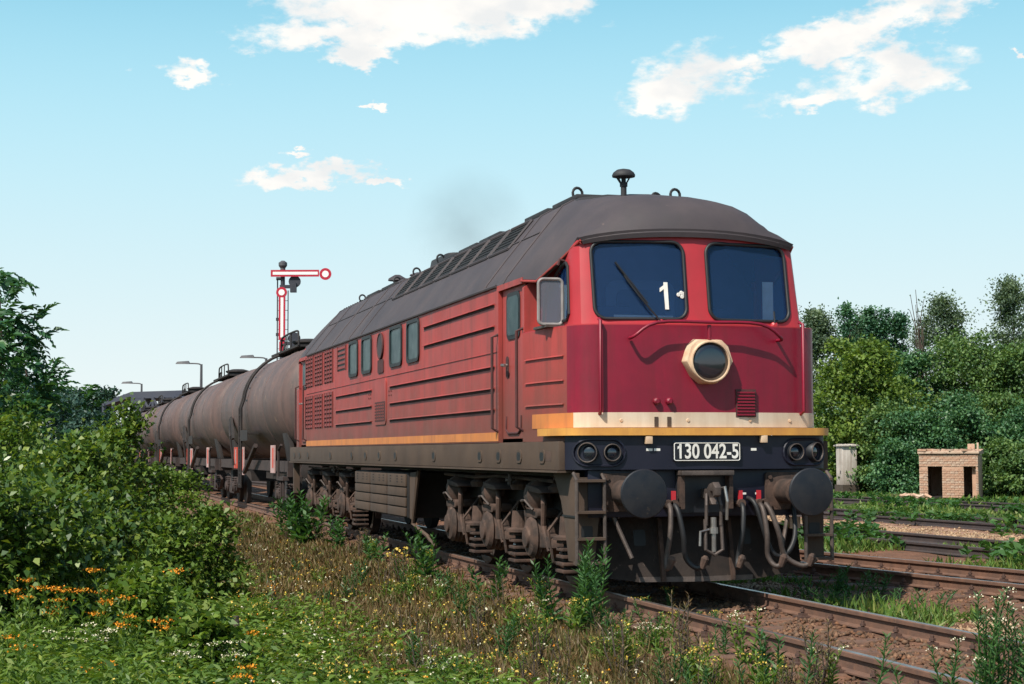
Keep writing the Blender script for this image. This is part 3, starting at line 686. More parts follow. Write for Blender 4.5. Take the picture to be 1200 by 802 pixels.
def flattext(txt, size, origin, ux, uy, depth, m, name, parent, sx=1.0, bold=0):
    cu = bpy.data.curves.new('t', 'FONT'); cu.body = txt; cu.size = size; cu.align_x = 'CENTER'; cu.align_y = 'CENTER'; cu.extrude = depth; cu.offset = bold
    o = bpy.data.objects.new('t', cu); COL.objects.link(o); dg = bpy.context.evaluated_depsgraph_get(); dg.update()
    me = bpy.data.meshes.new_from_object(o.evaluated_get(dg)); bpy.data.objects.remove(o)
    ux = Vector(ux).normalized(); uy = Vector(uy).normalized(); uz = ux.cross(uy); off = Vector(ORG.get(parent.name, (0, 0, 0)))
    me.transform(Matrix(((ux.x*sx, uy.x, uz.x, origin[0]-off.x), (ux.y*sx, uy.y, uz.y, origin[1]-off.y), (ux.z*sx, uy.z, uz.z, origin[2]-off.z), (0, 0, 0, 1))))
    me.materials.clear(); me.materials.append(MATS[m]); q = link(name, me, parent); ORG[q.name] = tuple(off); return q
flattext('1', .40, (xface(-.33, 3.02)-.010, -.33, 3.02), (.06, 1, 0), (-.15, 0, 1), .004, 'white_paint', 'number_card', LOCO, .8, .006)
P('card_digit_flag', MB().prism([(-.325, 3.165), (-.325, 3.125), (-.395, 3.075), (-.395, 3.115)], lambda u, v: (xface(u, v)-.012, u, v), lambda u, v: (xface(u, v)-.006, u, v)), 'white_paint')
P('paper_strip', MB().box(xface(-.6, 2.83)-.12, xface(-.6, 2.83)-.10, -.86, -.22, 2.812, 2.842), 'white_paint')
P('paper_sheet', MB().box(xface(.8, 3.0)-.10, xface(.8, 3.0)-.095, .80, .92, 2.82, 3.22), 'white_paint')
mb = MB()
for k, (dy, dz) in enumerate(((.16, .05), (.20, .03), (.19, .07), (.22, .06))): mb.lathe((xface(-.15, 3.0)-.014, -.36+dy, 3.0+dz), (1, 0, 0), [(0, .022), (.004, .018)], 8)
P('card_emblem', mb, 'white_paint')

# ---- roof
front = [[(x, -y, z) for x, y, z in s]+[(x, y, z) for x, y, z in s[-2::-1]] for s in secs]
rows = front+[[(mir(x), y, z) for x, y, z in r] for r in front[-2::-1]]
mb = MB().grid(rows); n = len(rows[0])
base = len(mb.v); mb.v += [(x, y*.985, z-.035) for x, y, z in mb.v[:base]]; nf = list(mb.f)
mb.f += [tuple(i+base for i in f) for f in nf]
m_ = len(rows)
for i in range(m_-1):
    for k in (0, n-1): mb.f.append((i*n+k, (i+1)*n+k, (i+1)*n+k+base, i*n+k+base))
for k in range(n-1):
    for i in (0, m_-1): mb.f.append((i*n+k, i*n+k+1, i*n+k+1+base, i*n+k+base))
ROOF = P('roof', mb, 'roof_grey', smooth=24)
for s in (-1, 1):
    P('gutter', MB().tube([(x, s*1.485, 3.335) for x in np.linspace(-17.4, -3.2, 3)], .02, 6), 'roof_grey', ROOF)
    for g in ((lambda x: x), mir):
        P('visor_trim', MB().tube([(g(x), s*(y+.006), z-.012) for x, y, z in ((-1.03, 1.17, 3.62), (-1.24, 1.215, 3.54), (-1.42, 1.29, 3.435), (-1.78, 1.42, 3.265), (-2.2, 1.47, 3.31))], .014, 6), 'red_side', ROOF)
for x in (-2.9, -3.75, -11.75, -12.85, -14.6, -16.5, -17.7):
    q = mainsec(x); P('roof_seam', MB().tube([(x, -y, z+.002) for _, y, z in q]+[(x, y, z+.002) for _, y, z in q[-2::-1]], .014, 5), 'roof_grey', ROOF)
for s in (-1, 1): P('roof_seam', MB().tube([(x, s*1.02, 3.94) for x in (-17.6, -3.0)], .012, 5), 'roof_grey', ROOF)
# roof louvre fields on the visible slope
def slope(x, t, h=0):                         # t 0..1 up the slope
    y = 1.44+(.78-1.44)*t; z = 3.40+(4.235-3.40)*t; nl = Vector((0, -.79, .61)); return Vector((x, -y, z))+nl*h
lx = np.linspace(-11.15, -4.1, 8)
for a, b in zip(lx[:-1], lx[1:]):
    a, b = a+.05, b-.05; sk = .45
    def Q(u, t, h): x = a+(b-a)*u; return slope(x+(t-.6)*.25, t, h)
    w = part('roof_vent', MB().add([Q(0, .58, .004), Q(1, .58, .004), Q(1, .985, .004), Q(0, .985, .004)], [(0, 1, 2, 3)]), 'roof_dark', LOCO)
    mb = MB()
    for (u0, t0), (u1, t1) in (((0, .58), (1, .58)), ((1, .58), (1, .985)), ((1, .985), (0, .985)), ((0, .985), (0, .58))): mb.tube([Q(u0, t0, .012), Q(u1, t1, .012)], .022, 6)
    part('vent_frame', mb, 'roof_grey', w)
    for k in range(1, 7):
        t = .58+.405*k/7; part('vent_slat', MB().tube([Q(.03, t, .012), Q(.97, t, .012)], .011, 4), 'roof_dark', w)
# raised hood and fittings along the ridge
P('roof_hood', MB().prism([(-.72, 4.22), (-.64, 4.315), (-.3, 4.365), (.3, 4.365), (.64, 4.315), (.72, 4.22)], lambda a, b: (-2.62 if b < 4.3 else -2.72, a, b), lambda a, b: (-6.2, a, b)), 'roof_dark', bevel=.01)
for x0, x1 in ((-3.9, -2.95), (-5.1, -4.1), (-7.4, -6.3), (-8.6, -7.55), (-9.9, -8.8), (-14.4, -13.2), (-15.8, -14.7)):
    h = P('roof_hatch', MB().box(x0, x1, -.60, .60, 4.335, 4.395), 'roof_dark', bevel=.015)
    for yy in (-.45, .45): P('hatch_hinge', MB().cyl((x0+.1, yy, 4.405), (x0+.25, yy, 4.405), .025, 6), 'roof_grey', h)
P('exhaust_silencer', MB().prism(rrect(-11.4, -10.0, -.45, .45, .2), lambda u, v: (u, v, 4.33), lambda u, v: (u, v*.9, 4.55)), 'roof_dark', bevel=.02)
P('radiator_cowl', MB().prism([(-.62, 4.28), (-.5, 4.43), (.5, 4.43), (.62, 4.28)], lambda a, b: (-12.9, a, b), lambda a, b: (-16.4, a, b)), 'roof_grey', bevel=.015)
for x, y in ((-3.15, -.52), (-3.3, .5), (-11.9, -.5), (-13.4, -.52), (-9.95, -.55), (-16.8, -.5), (-2.55, .45)):
    P('lifting_eye', MB().torus((x, y, 4.43 if x < -3 else 4.36), (1, .25, 0), .065, .017, 14, 6), 'roof_dark')
for x, y, h in ((-14.2, -.35, .26), (-12.6, -.3, .14)):
    v = P('mushroom_vent', MB().lathe((x, y, 4.36), (0, 0, 1), [(0, .05), (h*.6, .05), (h*.6, .17), (h*.75, .16), (h, .05)], 14), 'roof_grey', smooth=40)
for i in range(26): P('roof_bolt', MB().lathe((-12.2-i*.24, -.60, 4.30), (0, 0, 1), [(0, .022), (.05, .022)], 6), 'roof_dark')
HX, HY = -1.95, -.38
hn = P('horn_mast', MB().lathe((HX, HY, 4.13), (0, 0, 1), [(0, .045), (.05, .040), (.05, .032), (.20, .032), (.20, .042), (.24, .042), (.24, .026), (.34, .024)], 12), 'roof_dark', smooth=40)
P('horn_dome', MB().lathe((HX, HY, 4.425), (0, 0, 1), [(0, .06), (.012, .125), (.03, .128), (.06, .112), (.088, .075), (.10, .02)], 20), 'roof_dark', hn, smooth=50)
for k in range(4):
    an = k*math.pi/2+.5; P('horn_strut', MB().tube([(HX+.03*math.cos(an), HY+.03*math.sin(an), 4.35), (HX+.10*math.cos(an), HY+.10*math.sin(an), 4.44)], .008, 5), 'roof_dark', hn)

# ---- nose details (front end), the same on the far end where it shows
def xlow(y): return float(np.interp(abs(y), [q[1] for q in low[::-1]], [q[0] for q in low[::-1]]))
def xapr(y): return float(np.interp(abs(y), [q[1] for q in lowA[::-1]], [q[0] for q in lowA[::-1]]))
frA = [(x, -y) for x, y in lowA]+[(x, y) for x, y in lowA[-2::-1]]
def noseband(z0, z1, out, m, name, i0=2, th=.05, fr=frA):
    q = [(x, y) for x, y in fr[i0:len(fr)-i0]]; n = len(q); o2 = []
    for i, p in enumerate(q):
        a = np.array(q[max(i-1, 0)]); b = np.array(q[min(i+1, n-1)]); t = (b-a)/np.linalg.norm(b-a); o2.append((p[0]+t[1]*out, p[1]-t[0]*out))
    return P(name, wallsheet(o2, z0, z1, th), m, smooth=30)
noseband(1.695, 1.845, .004, 'white_band', 'white_band', 2, .02, fr)
noseband(1.615, 1.690, .035, 'yellow_ledge', 'yellow_ledge', 1, .16)
P('orange_patch', wallsheet([(x, y-.005) for x, y in [(-1.85, -1.452)]+fr[1:4]], 1.695, 1.845, .004), 'orange_stripe')
P('orange_patch', wallsheet([(x, y+.005) for x, y in fr[-4:-1]+[(-1.85, 1.452)]], 1.695, 1.845, .004), 'orange_stripe')
noseband(1.275, 1.612, -.02, 'front_black', 'front_apron', 3, .06)
q = wallsheet([(x, y) for x, y in [(mir(a), -b) for a, b in fr][2:-2]], 1.275, ZB+.13); P('rear_apron', q, 'front_black')
# central headlamp
LXF = -.575
hl = P('headlamp', MB().prism([(-.25, 0), (-.20, .15), (-.13, .215), (.13, .215), (.20, .15), (.25, 0), (.17, -.14), (.08, -.215), (-.08, -.215), (-.17, -.14)],
       lambda u, v: (LXF-.02, u*1.06-.0, 2.355+v*1.06), lambda u, v: (LXF+.10, u*1.0, 2.355+v*1.0)), 'lamp_rim', bevel=.012)
P('headlamp_rim', MB().lathe((LXF+.10, 0, 2.35), (1, 0, 0), [(0, .215), (.02, .215), (.032, .205), (.032, .195), (.0, .188)], 28), 'lamp_rim', hl, smooth=40)
P('headlamp_lens', MB().lathe((LXF+.10, 0, 2.35), (1, 0, 0), [(0, .192), (.014, .187), (.026, .13), (.032, .04)], 28), 'chrome_lens', hl, smooth=60)
P('lamp_bracket', MB().tube([(LXF, 0, 2.57), (LXF+.09, 0, 2.58), (LXF+.09, 0, 2.72)], .02), 'red_front', hl)
# handrail under the windows
P('nose_handrail', MB().tube(cr([(xlow(.62), -.80, 2.585), (-.50, -.79, 2.60), (-.47, -.56, 2.735), (-.46, 0, 2.745), (-.48, .56, 2.735), (-.52, .80, 2.60), (xlow(.8), .81, 2.585)], 4), .017, 8), 'red_front', smooth=50)
for s in (-1, 1):
    P('corner_handrail', MB().tube([(xlow(1.1), s*1.09, 2.78), (xlow(1.1)+.07, s*1.10, 2.76), (xlow(1.1)+.07, s*1.10, 1.86), (xlow(1.1), s*1.09, 1.83)], .018, 8), 'red_front', smooth=50)
    # wipers
    y0 = -.42 if s < 0 else .86; sg = -1
    w = P('windscreen_wiper', MB().tube([(xface(y0, 2.76)+.045, y0, 2.76), (xface(y0-.22, 3.02)+.05, y0-.20, 3.02), (xface(y0-.38, 3.22)+.03, y0-.34, 3.24)] if s < 0 else
          [(xface(y0, 2.76)+.045, y0, 2.76), (xface(y0, 2.90)+.05, y0+.0, 2.90)], .010, 6), 'rubber')
    if s < 0: P('wiper_blade', MB().tube([(xface(y0-.12, 2.95)+.03, y0-.12, 2.95), (xface(y0-.44, 3.36)+.02, y0-.42, 3.38)], .012, 5), 'rubber', w)
    P('wiper_motor', MB().lathe((xface(y0, 2.76)-.02, y0, 2.75), (1, 0, 0), [(0, .04), (.06, .04), (.075, .02)], 10), 'red_cab', w)
# small fittings on the red nose
for y in (-.53, -.40):
    q = P('lamp_iron', MB().lathe((xlow(y)-.01, y, 1.955), (1, 0, 0), [(0, .035), (.05, .035), (.065, .02)], 12), 'red_front')
    P('rust_bracket', MB().box(xlow(y)+.0055, xlow(y)+.012, y-.02, y+.02, 1.70, 1.80), 'frame_brown', q)
gx = xlow(.42)
g_ = P('nose_grille', MB().box(gx-.01, gx+.015, .32, .54, 1.80, 2.08), 'grille_dark')
for k in range(8): P('grille_slat', MB().box(gx+.013, gx+.027, .335, .525, 1.815+k*.032, 1.832+k*.032), 'red_front', g_)
for y in (-.88, -.2, .48, .95): P('apron_bolt', MB().lathe((xlow(y), y, 1.765), (1, 0, 0), [(0, .02), (.012, .015)], 8), 'lamp_rim')
# number plate
XP = xlow(0)-.018
npl = P('number_plate', MB().prism(rrect(-.36, .36, 1.355, 1.545, .02), lambda u, v: (XP-.01, u, v), lambda u, v: (XP+.018, u, v)), 'plate_black')
mb = MB(); o = rrect(-.352, .352, 1.363, 1.537, .018); mb.tube([(XP+.019, u, v) for u, v in o], .0045, 5, True); P('plate_border', mb, 'white_paint', npl)
flattext('130 042-5', .205, (XP+.0195, .008, 1.448), (0, 1, 0), (0, 0, 1), .002, 'white_paint', 'plate_number', npl, .80, .0035)
P('digit_flag', MB().prism([(-.285, 1.521), (-.285, 1.497), (-.318, 1.476), (-.318, 1.500)], lambda u, v: (XP+.0185, u, v), lambda u, v: (XP+.0215, u, v)), 'white_paint', npl)
for y, z in ((-.62, 1.56), (.62, 1.57)):
    P('apron_lamp_iron', MB().box(xapr(y)-.02, xapr(y)+.035, y-.035, y+.035, z-.03, z+.045), 'lamp_rim', bevel=.006)
for y in (-.60, -.52, .52): P('apron_marking', MB().box(xapr(y)-.021, xapr(y)-.018, y-.035, y+.03, 1.46, 1.485), 'white_paint')
# marker lamps in the apron corners
for s in (-1, 1):
    for y, r_ in ((s*1.21, .092), (s*.985, .080)):
        xx = xapr(abs(y)+.02)-.02; nrm = (1, s*.55 if abs(y) > 1.1 else s*.12, 0)
        l = P('marker_lamp', MB().lathe((xx-.03, y, 1.445), nrm, [(0, r_*1.12), (.06, r_*1.12), (.075, r_), (.04, r_*.9)], 20), 'buffer_steel', smooth=40)
        P('marker_lens', MB().lathe((xx, y, 1.445), nrm, [(0, r_*.93), (.015, r_*.8), (.03, r_*.3)], 18), 'chrome_lens', l, smooth=60)
        P('marker_rim', MB().torus(Vector((xx-.03, y, 1.445))+Vector(nrm).normalized()*.075, nrm, r_*1.03, .0065, 22, 6), 'steel_dull', l)
    o = [(xapr(abs(u))-.012, u, v) for u, v in rrect(min(s*1.36, s*.86), max(s*1.36, s*.86), 1.315, 1.575, .125)]
    P('lamp_surround', MB().tube([(xapr(abs(u))-.012, u, v) for _, u, v in o], .014, 6, True), 'front_black')
# headstock, buffers
HS = -.70
P('headstock', MB().box(HS-.12, HS, -1.22, 1.22, .80, 1.272), 'front_black', bevel=.012)
for s in (-1, 1):
    y = s*.875
    b = P('buffer', MB().lathe((HS, y, 1.05), (1, 0, 0), [(0, .19), (.03, .19), (.04, .125), (.33, .125), (.34, .10), (.56, .10)], 20), 'bogie_brown', smooth=35)
    P('buffer_head', MB().lathe((0, y, 1.05), (-1, 0, 0), [(0, .03), (.006, .14), (.022, .228), (.036, .238), (.058, .232), (.075, .16), (.09, .11), (.12, .10)], 30), 'buffer_steel', b, smooth=35)
    P('buffer_plate', MB().prism(rrect(y-.20, y+.20, .86, 1.24, .03), lambda u, v: (HS, u, v), lambda u, v: (HS+.028, u, v)), 'bogie_brown', b)
    for dy in (-.155, .155):
        for dz in (-.14, .14): P('buffer_bolt', MB().lathe((HS+.02, y+dy, 1.05+dz), (1, 0, 0), [(0, .022), (.03, .022)], 6), 'bogie_brown', b)
    # steps
    st = P('front_steps', MB().tube([(-.70, s*1.37, 1.24), (-.60, s*1.37, 1.18), (-.60, s*1.37, .34)], .020, 8).tube([(-.70, s*1.08, 1.24), (-.60, s*1.08, 1.18), (-.60, s*1.08, .34)], .020, 8), 'steel_dull')
    for z in (1.17, .86, .60, .36): P('step_tread', MB().box(-.72, -.57, min(s*1.08, s*1.37), max(s*1.08, s*1.37), z-.015, z+.01), 'frame_brown', st)
    # corner skirt plate beside the first wheelset
    P('corner_skirt', MB().prism([(-1.50, 1.243), (-.72, 1.243), (-.72, .36), (-.98, .36), (-1.10, .72), (-1.22, .95)], lambda a, b: (a, s*1.34, b), lambda a, b: (a, s*1.30, b)), 'frame_brown', bevel=.006)
    P('skirt_front', MB().prism([(1.06, 1.20), (1.335, 1.20), (1.335, .36), (1.15, .36)], lambda a, b: (-.745, s*a, b), lambda a, b: (-.715, s*a, b)), 'frame_brown')
    P('skirt_seam', MB().box(-1.16, -.73, min(s*1.341, s*1.349), max(s*1.341, s*1.349), .80, .82), 'rubber')
    P('skirt_slot', MB().prism(rrect(1.17, 1.29, .58, .72, .02), lambda u, v: (-.7145, s*u, v), lambda u, v: (-.711, s*u, v)), 'rubber')
P('plate_bracket', MB().box(-.80, -.765, .98, 1.10, .66, .78), 'lamp_rim')
# snow plough
for s in (-1, 1):
    mb = MB().prism([(0, .80), (0, .14), (.62, .14), (1.22, .22), (1.22, .62), (.7, .80)], lambda u, v: (-.80-.16*u-(v-.14)*.22, s*u, v), lambda u, v: (-.825-.16*u-(v-.14)*.22, s*u, v))
    pw = P('snow_plough', mb, 'plough_brown')
    P('plough_edge', MB().prism([(0, .14), (.62, .14), (.62, .19), (0, .19)], lambda u, v: (-.792-.16*u-(v-.14)*.22, s*u, v), lambda u, v: (-.799-.16*u-(v-.14)*.22, s*u, v)), 'steel_dull', pw)
    P('plough_rib', MB().prism([(.36, .15), (.40, .15), (.40, .78), (.36, .78)], lambda u, v: (-.74-.16*u-(v-.14)*.22, s*u, v), lambda u, v: (-.80-.16*u-(v-.14)*.22, s*u, v)), 'bogie_brown', pw)
    P('plough_slot', MB().prism(rrect(.52, .64, .50, .66, .02), lambda u, v: (-.7985-.16*u-(v-.14)*.22, s*u, v), lambda u, v: (-.7965-.16*u-(v-.14)*.22, s*u, v)), 'rubber', pw)
    P('plough_stay', MB().tube([(-.74, s*.95, .82), (-.60, s*.80, .40)], .022), 'steel_dull', pw)
# drawgear
cb = P('coupler_pocket', MB().box(HS, HS+.03, -.30, .30, .84, 1.26), 'plate_black')
P('pocket_lintel', MB().box(HS, HS+.20, -.30, .26, 1.215, 1.262), 'steel_dull', cb, bevel=.006)
for y in (-.27, .25): P('pocket_cheek', MB().box(HS+.03, HS+.14, y-.02, y+.02, .88, 1.21), 'bogie_brown', cb)
hk = P('draw_hook', MB().prism([(-.70, 1.08), (-.52, 1.08), (-.46, 1.13), (-.36, 1.15), (-.30, 1.10), (-.31, 1.02), (-.36, 1.00), (-.37, 1.06), (-.43, 1.06), (-.44, .99), (-.38, .93), (-.50, .92), (-.54, .98), (-.70, .99)],
       lambda a, b: (a, -.035, b), lambda a, b: (a, .035, b)), 'steel_dull', bevel=.008)
for y in (-.06, .06): P('shackle_link', MB().tube([(-.46, y, 1.03), (-.42, y*1.3, .92), (-.43, y*1.3, .72)], .018), 'steel_dull', hk)
P('coupling_screw', MB().lathe((-.43, 0, .80), (0, 0, -1), [(0, .03), (.10, .03), (.10, .045), (.16, .045), (.16, .024), (.34, .024)], 10), 'steel', hk)
P('screw_lever', MB().tube([(-.43, -.05, .68), (-.41, -.15, .66), (-.40, -.16, .52)], .014), 'steel', hk)
P('coupling_bow', MB().tube([(-.44, -.085, .78), (-.42, -.09, .48), (-.41, 0, .43), (-.42, .09, .48), (-.44, .085, .78)], .019), 'steel_dull', hk)
P('shackle_bow', MB().tube([(-.40, .05, 1.08), (-.31, .075, 1.10), (-.29, .09, .96), (-.31, .09, .78)], .017), 'steel', hk)
# air hoses with red cocks
for y, b in ((-.42, -.03), (-.36, .05), (.36, -.04), (.56, .03), (.62, .10)):
    h = P('air_hose', MB().tube(cr([(HS, y, .93), (HS+.14, y, .92), (HS+.21, y+b*.3, .84), (HS+.24, y+b, .62), (HS+.20, y+b*1.8, .40), (HS+.25, y+b*3.2+.03, .30), (HS+.29, y+b*4+.08, .37)]), .027, 8), 'steel_dull' if abs(y) != .36 else 'rubber', smooth=60)
    P('air_cock', MB().lathe((HS+.02, y, .93), (1, 0, 0), [(0, .035), (.07, .035), (.09, .045), (.13, .045)], 10), 'bogie_brown', h)
    if y in (-.36, .36, .56): P('cock_handle', MB().box(HS+.09, HS+.12, y-.018, y+.022, .94, 1.06), 'red_valve', h)
    P('hose_coupling', MB().lathe((HS+.27, y+b*3.6+.05, .30), (.2, .3, 1), [(0, .03), (.10, .042), (.13, .02)], 8), 'bogie_brown', h)
P('jumper_cable', MB().tube(cr([(HS+.02, .48, .98), (HS+.14, .52, .90), (HS+.18, .66, .45), (HS+.18, .82, .42), (HS+.14, .94, .60), (HS+.02, .98, .92)]), .026, 8), 'rubber', smooth=60)
for y in (-.52, .44, .60): P('valve_marking', MB().box(HS+.001, HS+.003, y-.03, y+.03, 1.015, 1.035), 'white_paint')
# wind deflector on the visible cab side (framed glass)
wdp = rrect(0, .25, 2.765, 3.235, .05)
wd = P('wind_deflector', MB().tube([(-1.34-u*.10, -1.275-u, v) for u, v in wdp], .018, 8, True), 'alu_frame')
P('deflector_glass', MB().prism(wdp, lambda u, v: (-1.34-u*.10, -1.275-u, v), lambda u, v: (-1.345-u*.10, -1.275-u, v)), 'mirror_glass', wd)
P('deflector_foot', MB().box(-1.75, -1.28, -1.47, -1.27, ZS+.013, ZS+.04), 'steel_dull', wd)
P('side_lamp_hook', MB().tube([(-1.35, -1.23, 3.42), (-1.35, -1.30, 3.44), (-1.35, -1.32, 3.38)], .018, 6), 'grille_dark')

# ---- bogies
def wheel(x, s):
    y = s*.75
    w = P('wheel', MB().lathe((x, y-.065, .525), (0, 1, 0), [(0, .38), (.0, .525), (.135 if s < 0 else .10, .525), (.135, .50), (.135, .40)], 36), 'bogie_dark', smooth=35)
    P('tyre_face', MB().lathe((x, s*.818, .525), (0, s, 0), [(0, .52), (.004, .50), (.004, .44), (0, .43)], 36), 'steel_dull', w)
    return w
def bogie(xc, sgn):
    axs = [xc-1.85, xc, xc+1.85]
    for s in (-1, 1):
        ys = s*1.02
        P('bogie_frame', MB().prism([(xc-2.75, .98), (xc-2.6, 1.12), (xc+2.6, 1.12), (xc+2.75, .98), (xc+2.55, .80), (xc+1.4, .88), (xc-1.4, .88), (xc-2.55, .80)], lambda a, b: (a, ys-.05, b), lambda a, b: (a, ys+.05, b)), 'bogie_dark', bevel=.01)
        for ax in axs: wheel(ax, s)
    for ax in axs: P('axle', MB().cyl((ax, -.95, .525), (ax, .95, .525), .09, 12), 'bogie_dark')
    s = -1
    for i, ax in enumerate(axs):
        bx = P('axle_box', MB().lathe((ax, -1.02, .53), (0, -1, 0), [(0, .23), (.12, .25), (.14, .22), (.16, .245), (.19, .22), (.21, .24), (.24, .215), (.26, .235), (.30, .20), (.32, .12), (.345, .11), (.355, .04)], 22), 'bogie_brown', smooth=30)
        P('axle_box_arm', MB().prism([(ax+.15, .60), (ax+.62, .54), (ax+.66, .44), (ax+.15, .42)], lambda a, b: (a, -1.10, b), lambda a, b: (a, -1.26, b)), 'bogie_brown', bx, bevel=.02)
        P('axle_box_cap', MB().prism(rrect(ax-.26, ax+.26, .74, .84, .04), lambda u, v: (u, -1.06, v), lambda u, v: (u, -1.30, v)), 'bogie_brown', bx, bevel=.01)
        for dx in ((.86,) if i < 2 else (.86, )):
            sp = P('spring_pack', MB().cyl((ax+dx, -1.12, .17), (ax+dx, -1.12, .60), .07, 10), 'bogie_dark')
            for k_ in range(5):
                z_ = .20+k_*.075; w_ = .145-.012*k_; P('spring_plate', MB().box(ax+dx-w_, ax+dx+w_, -1.24, -1.0, z_, z_+.034), 'bogie_brown', sp, bevel=.008)
            P('spring_seat', MB().lathe((ax+dx, -1.14, .54), (0, 0, 1), [(0, .16), (.03, .16), (.05, .10), (.24, .085)], 16), 'bogie_brown', sp)
        # brake cylinder above each axle, lying along the bogie
        bc = P('brake_cylinder', MB().lathe((ax-.02, -1.17, .985), (1, -.12, 0), [(-.30, .06), (-.27, .14), (-.20, .165), (.05, .165), (.08, .175), (.11, .175), (.13, .13), (.20, .07), (.32, .045)], 20), 'bogie_brown', smooth=35)
        P('cylinder_hood', MB().prism([(ax-.05, 1.10), (ax+.45, 1.06), (ax+.58, 1.02), (ax+.45, 1.01), (ax-.05, 1.03)], lambda a, b: (a, -1.02, b), lambda a, b: (a, -1.34, b)), 'bogie_brown', bc, bevel=.01)
        P('brake_lever', MB().tube([(ax+.30, -1.24, 1.0), (ax+.42, -1.27, .90), (ax+.36, -1.26, .66), (ax+.50, -1.24, .40)], [.03, .035, .03, .022], 8), 'bogie_brown', bc)
        P('brake_rod', MB().tube([(ax-.30, -1.22, .98), (ax-.44, -1.22, .80), (ax-.46, -1.2, .5)], .024, 6), 'bogie_brown', bc)
        P('sand_pipe', MB().tube([(ax+.58, -1.05, .9), (ax+.60, -1.28, .62), (ax+.64, -1.24, .30), (ax+.60, -.85, .10)], .018, 6), 'bogie_brown')
        P('brake_hose', MB().tube([(ax-.2, -1.30, .82), (ax-.12, -1.37, .92), (ax+.06, -1.38, .93), (ax+.2, -1.33, .83)], .014, 6), 'steel_dull')
        P('brake_shoe', MB().prism([(ax+.50, .75), (ax+.58, .80), (ax+.66, .55), (ax+.60, .30), (ax+.53, .35), (ax+.56, .55)], lambda a, b: (a, -.70, b), lambda a, b: (a, -.80, b)), 'bogie_brown')
    for dx in (-1.0, .85, 2.35):
        P('side_bearer', MB().lathe((xc+dx, -1.12, 1.02), (0, 0, 1), [(0, .11), (.06, .13), (.10, .07), (.16, .07), (.17, .10), (.2, .10)], 14), 'bogie_brown')
    P('brake_pipe', MB().tube([(xc-2.6, -1.2, 1.16), (xc-.9, -1.22, 1.14), (xc+.2, -1.2, 1.17), (xc+2.5, -1.22, 1.14)], .02, 6), 'bogie_brown')
    P('drain_valve', MB().lathe((xc+.95, -1.28, 1.08), (0, 0, 1), [(0, .03), (.04, .03), (.04, .055), (.07, .055), (.07, .025), (.12, .025)], 8), 'steel_dull')
bogie(-4.32, 1); bogie(mir(-4.32), -1)
# fuel and battery box between the bogies
FB0, FB1 = -12.4, -8.25
fb = P('fuel_tank', MB().prism([(.52, 1.20), (.52, 1.20)], lambda a, b: (0, 0, 0), lambda a, b: (0, 0, 0)) if False else MB().box(FB0, FB1, -1.42, 1.42, .52, 1.16), 'bogie_dark', bevel=.02)
cols = np.linspace(FB0+.05, FB1-.05, 4); zz = [1.15, .955, .815, .67, .53]
for i in range(3):
    for k in range(4):
        P('box_panel', MB().box(cols[i]+.035, cols[i+1]-.035, -1.450, -1.424, zz[k+1]+.010, zz[k]-.010), 'frame_brown', fb, bevel=.006)
    for u in (.18, .55, .8):
        for k in range(3): P('panel_label', MB().box(cols[i]+u*1.3, cols[i]+u*1.3+.09, -1.4525, -1.4515, 1.10-k*.04, 1.115-k*.04), 'bogie_dark', fb)
P('tank_end', MB().prism([(FB1, 1.16), (FB1+.42, 1.18), (FB1+.16, .50), (FB1, .52)], lambda a, b: (a, -1.40, b), lambda a, b: (a, -1.36, b)), 'frame_brown', fb)
P('tank_strap', MB().tube([(FB1+.50, -1.38, 1.2), (FB1+.20, -1.40, .45), (FB1+.7, -1.3, .30), (FB1+.95, -1.25, .16)], .028, 6), 'frame_brown', fb)
P('frame_hanger', MB().box(mir(-1.0), mir(-1.0)+.10, -1.42, -1.30, .62, 1.24), 'frame_brown')
# exhaust haze from the stack
def smoke():
    m = bpy.data.materials.new('smoke'); m.use_nodes = True; N = m.node_tree.nodes; L = m.node_tree.links; N.remove(N['Principled BSDF'])
    v = N.new('ShaderNodeVolumePrincipled'); v.inputs['Color'].default_value = (.06, .06, .07, 1)
    tc = N.new('ShaderNodeTexCoord'); nz = _noise(N, L, tc.outputs['Object'], 1.1, 3, .6, .35, .75)
    gr = N.new('ShaderNodeTexGradient'); gr.gradient_type = 'SPHERICAL'; mp = N.new('ShaderNodeMapping'); L.new(tc.outputs['Object'], mp.inputs[0]); mp.inputs['Scale'].default_value = (1/1.9, 1/1.0, 1/.95); L.new(mp.outputs[0], gr.inputs[0])
    k = N.new('ShaderNodeMath'); k.operation = 'MULTIPLY'; L.new(nz, k.inputs[0]); L.new(gr.outputs['Fac'], k.inputs[1])
    k2 = N.new('ShaderNodeMath'); k2.operation = 'MULTIPLY'; L.new(k.outputs[0], k2.inputs[0]); k2.inputs[1].default_value = .36; L.new(k2.outputs[0], v.inputs['Density'])
    L.new(v.outputs[0], N['Material Output'].inputs['Volume']); MATS['smoke'] = m
    mb = MB(); mb.lathe((0, 0, -1.0), (0, 0, 1), [(0, .05), (.15, .55), (.5, .87), (1.0, 1.0), (1.5, .87), (1.85, .55), (2.0, .05)], 16)
    mb.v = [(x*1.9, y*1.0, z*.95) for x, y, z in mb.v]
    o = part('exhaust_smoke', mb, 'smoke'); o.location = (-10.9, .1, 5.15); tag(o, 'thin grey exhaust haze drifting above the locomotive roof', 'smoke'); o['kind'] = 'stuff'
smoke()

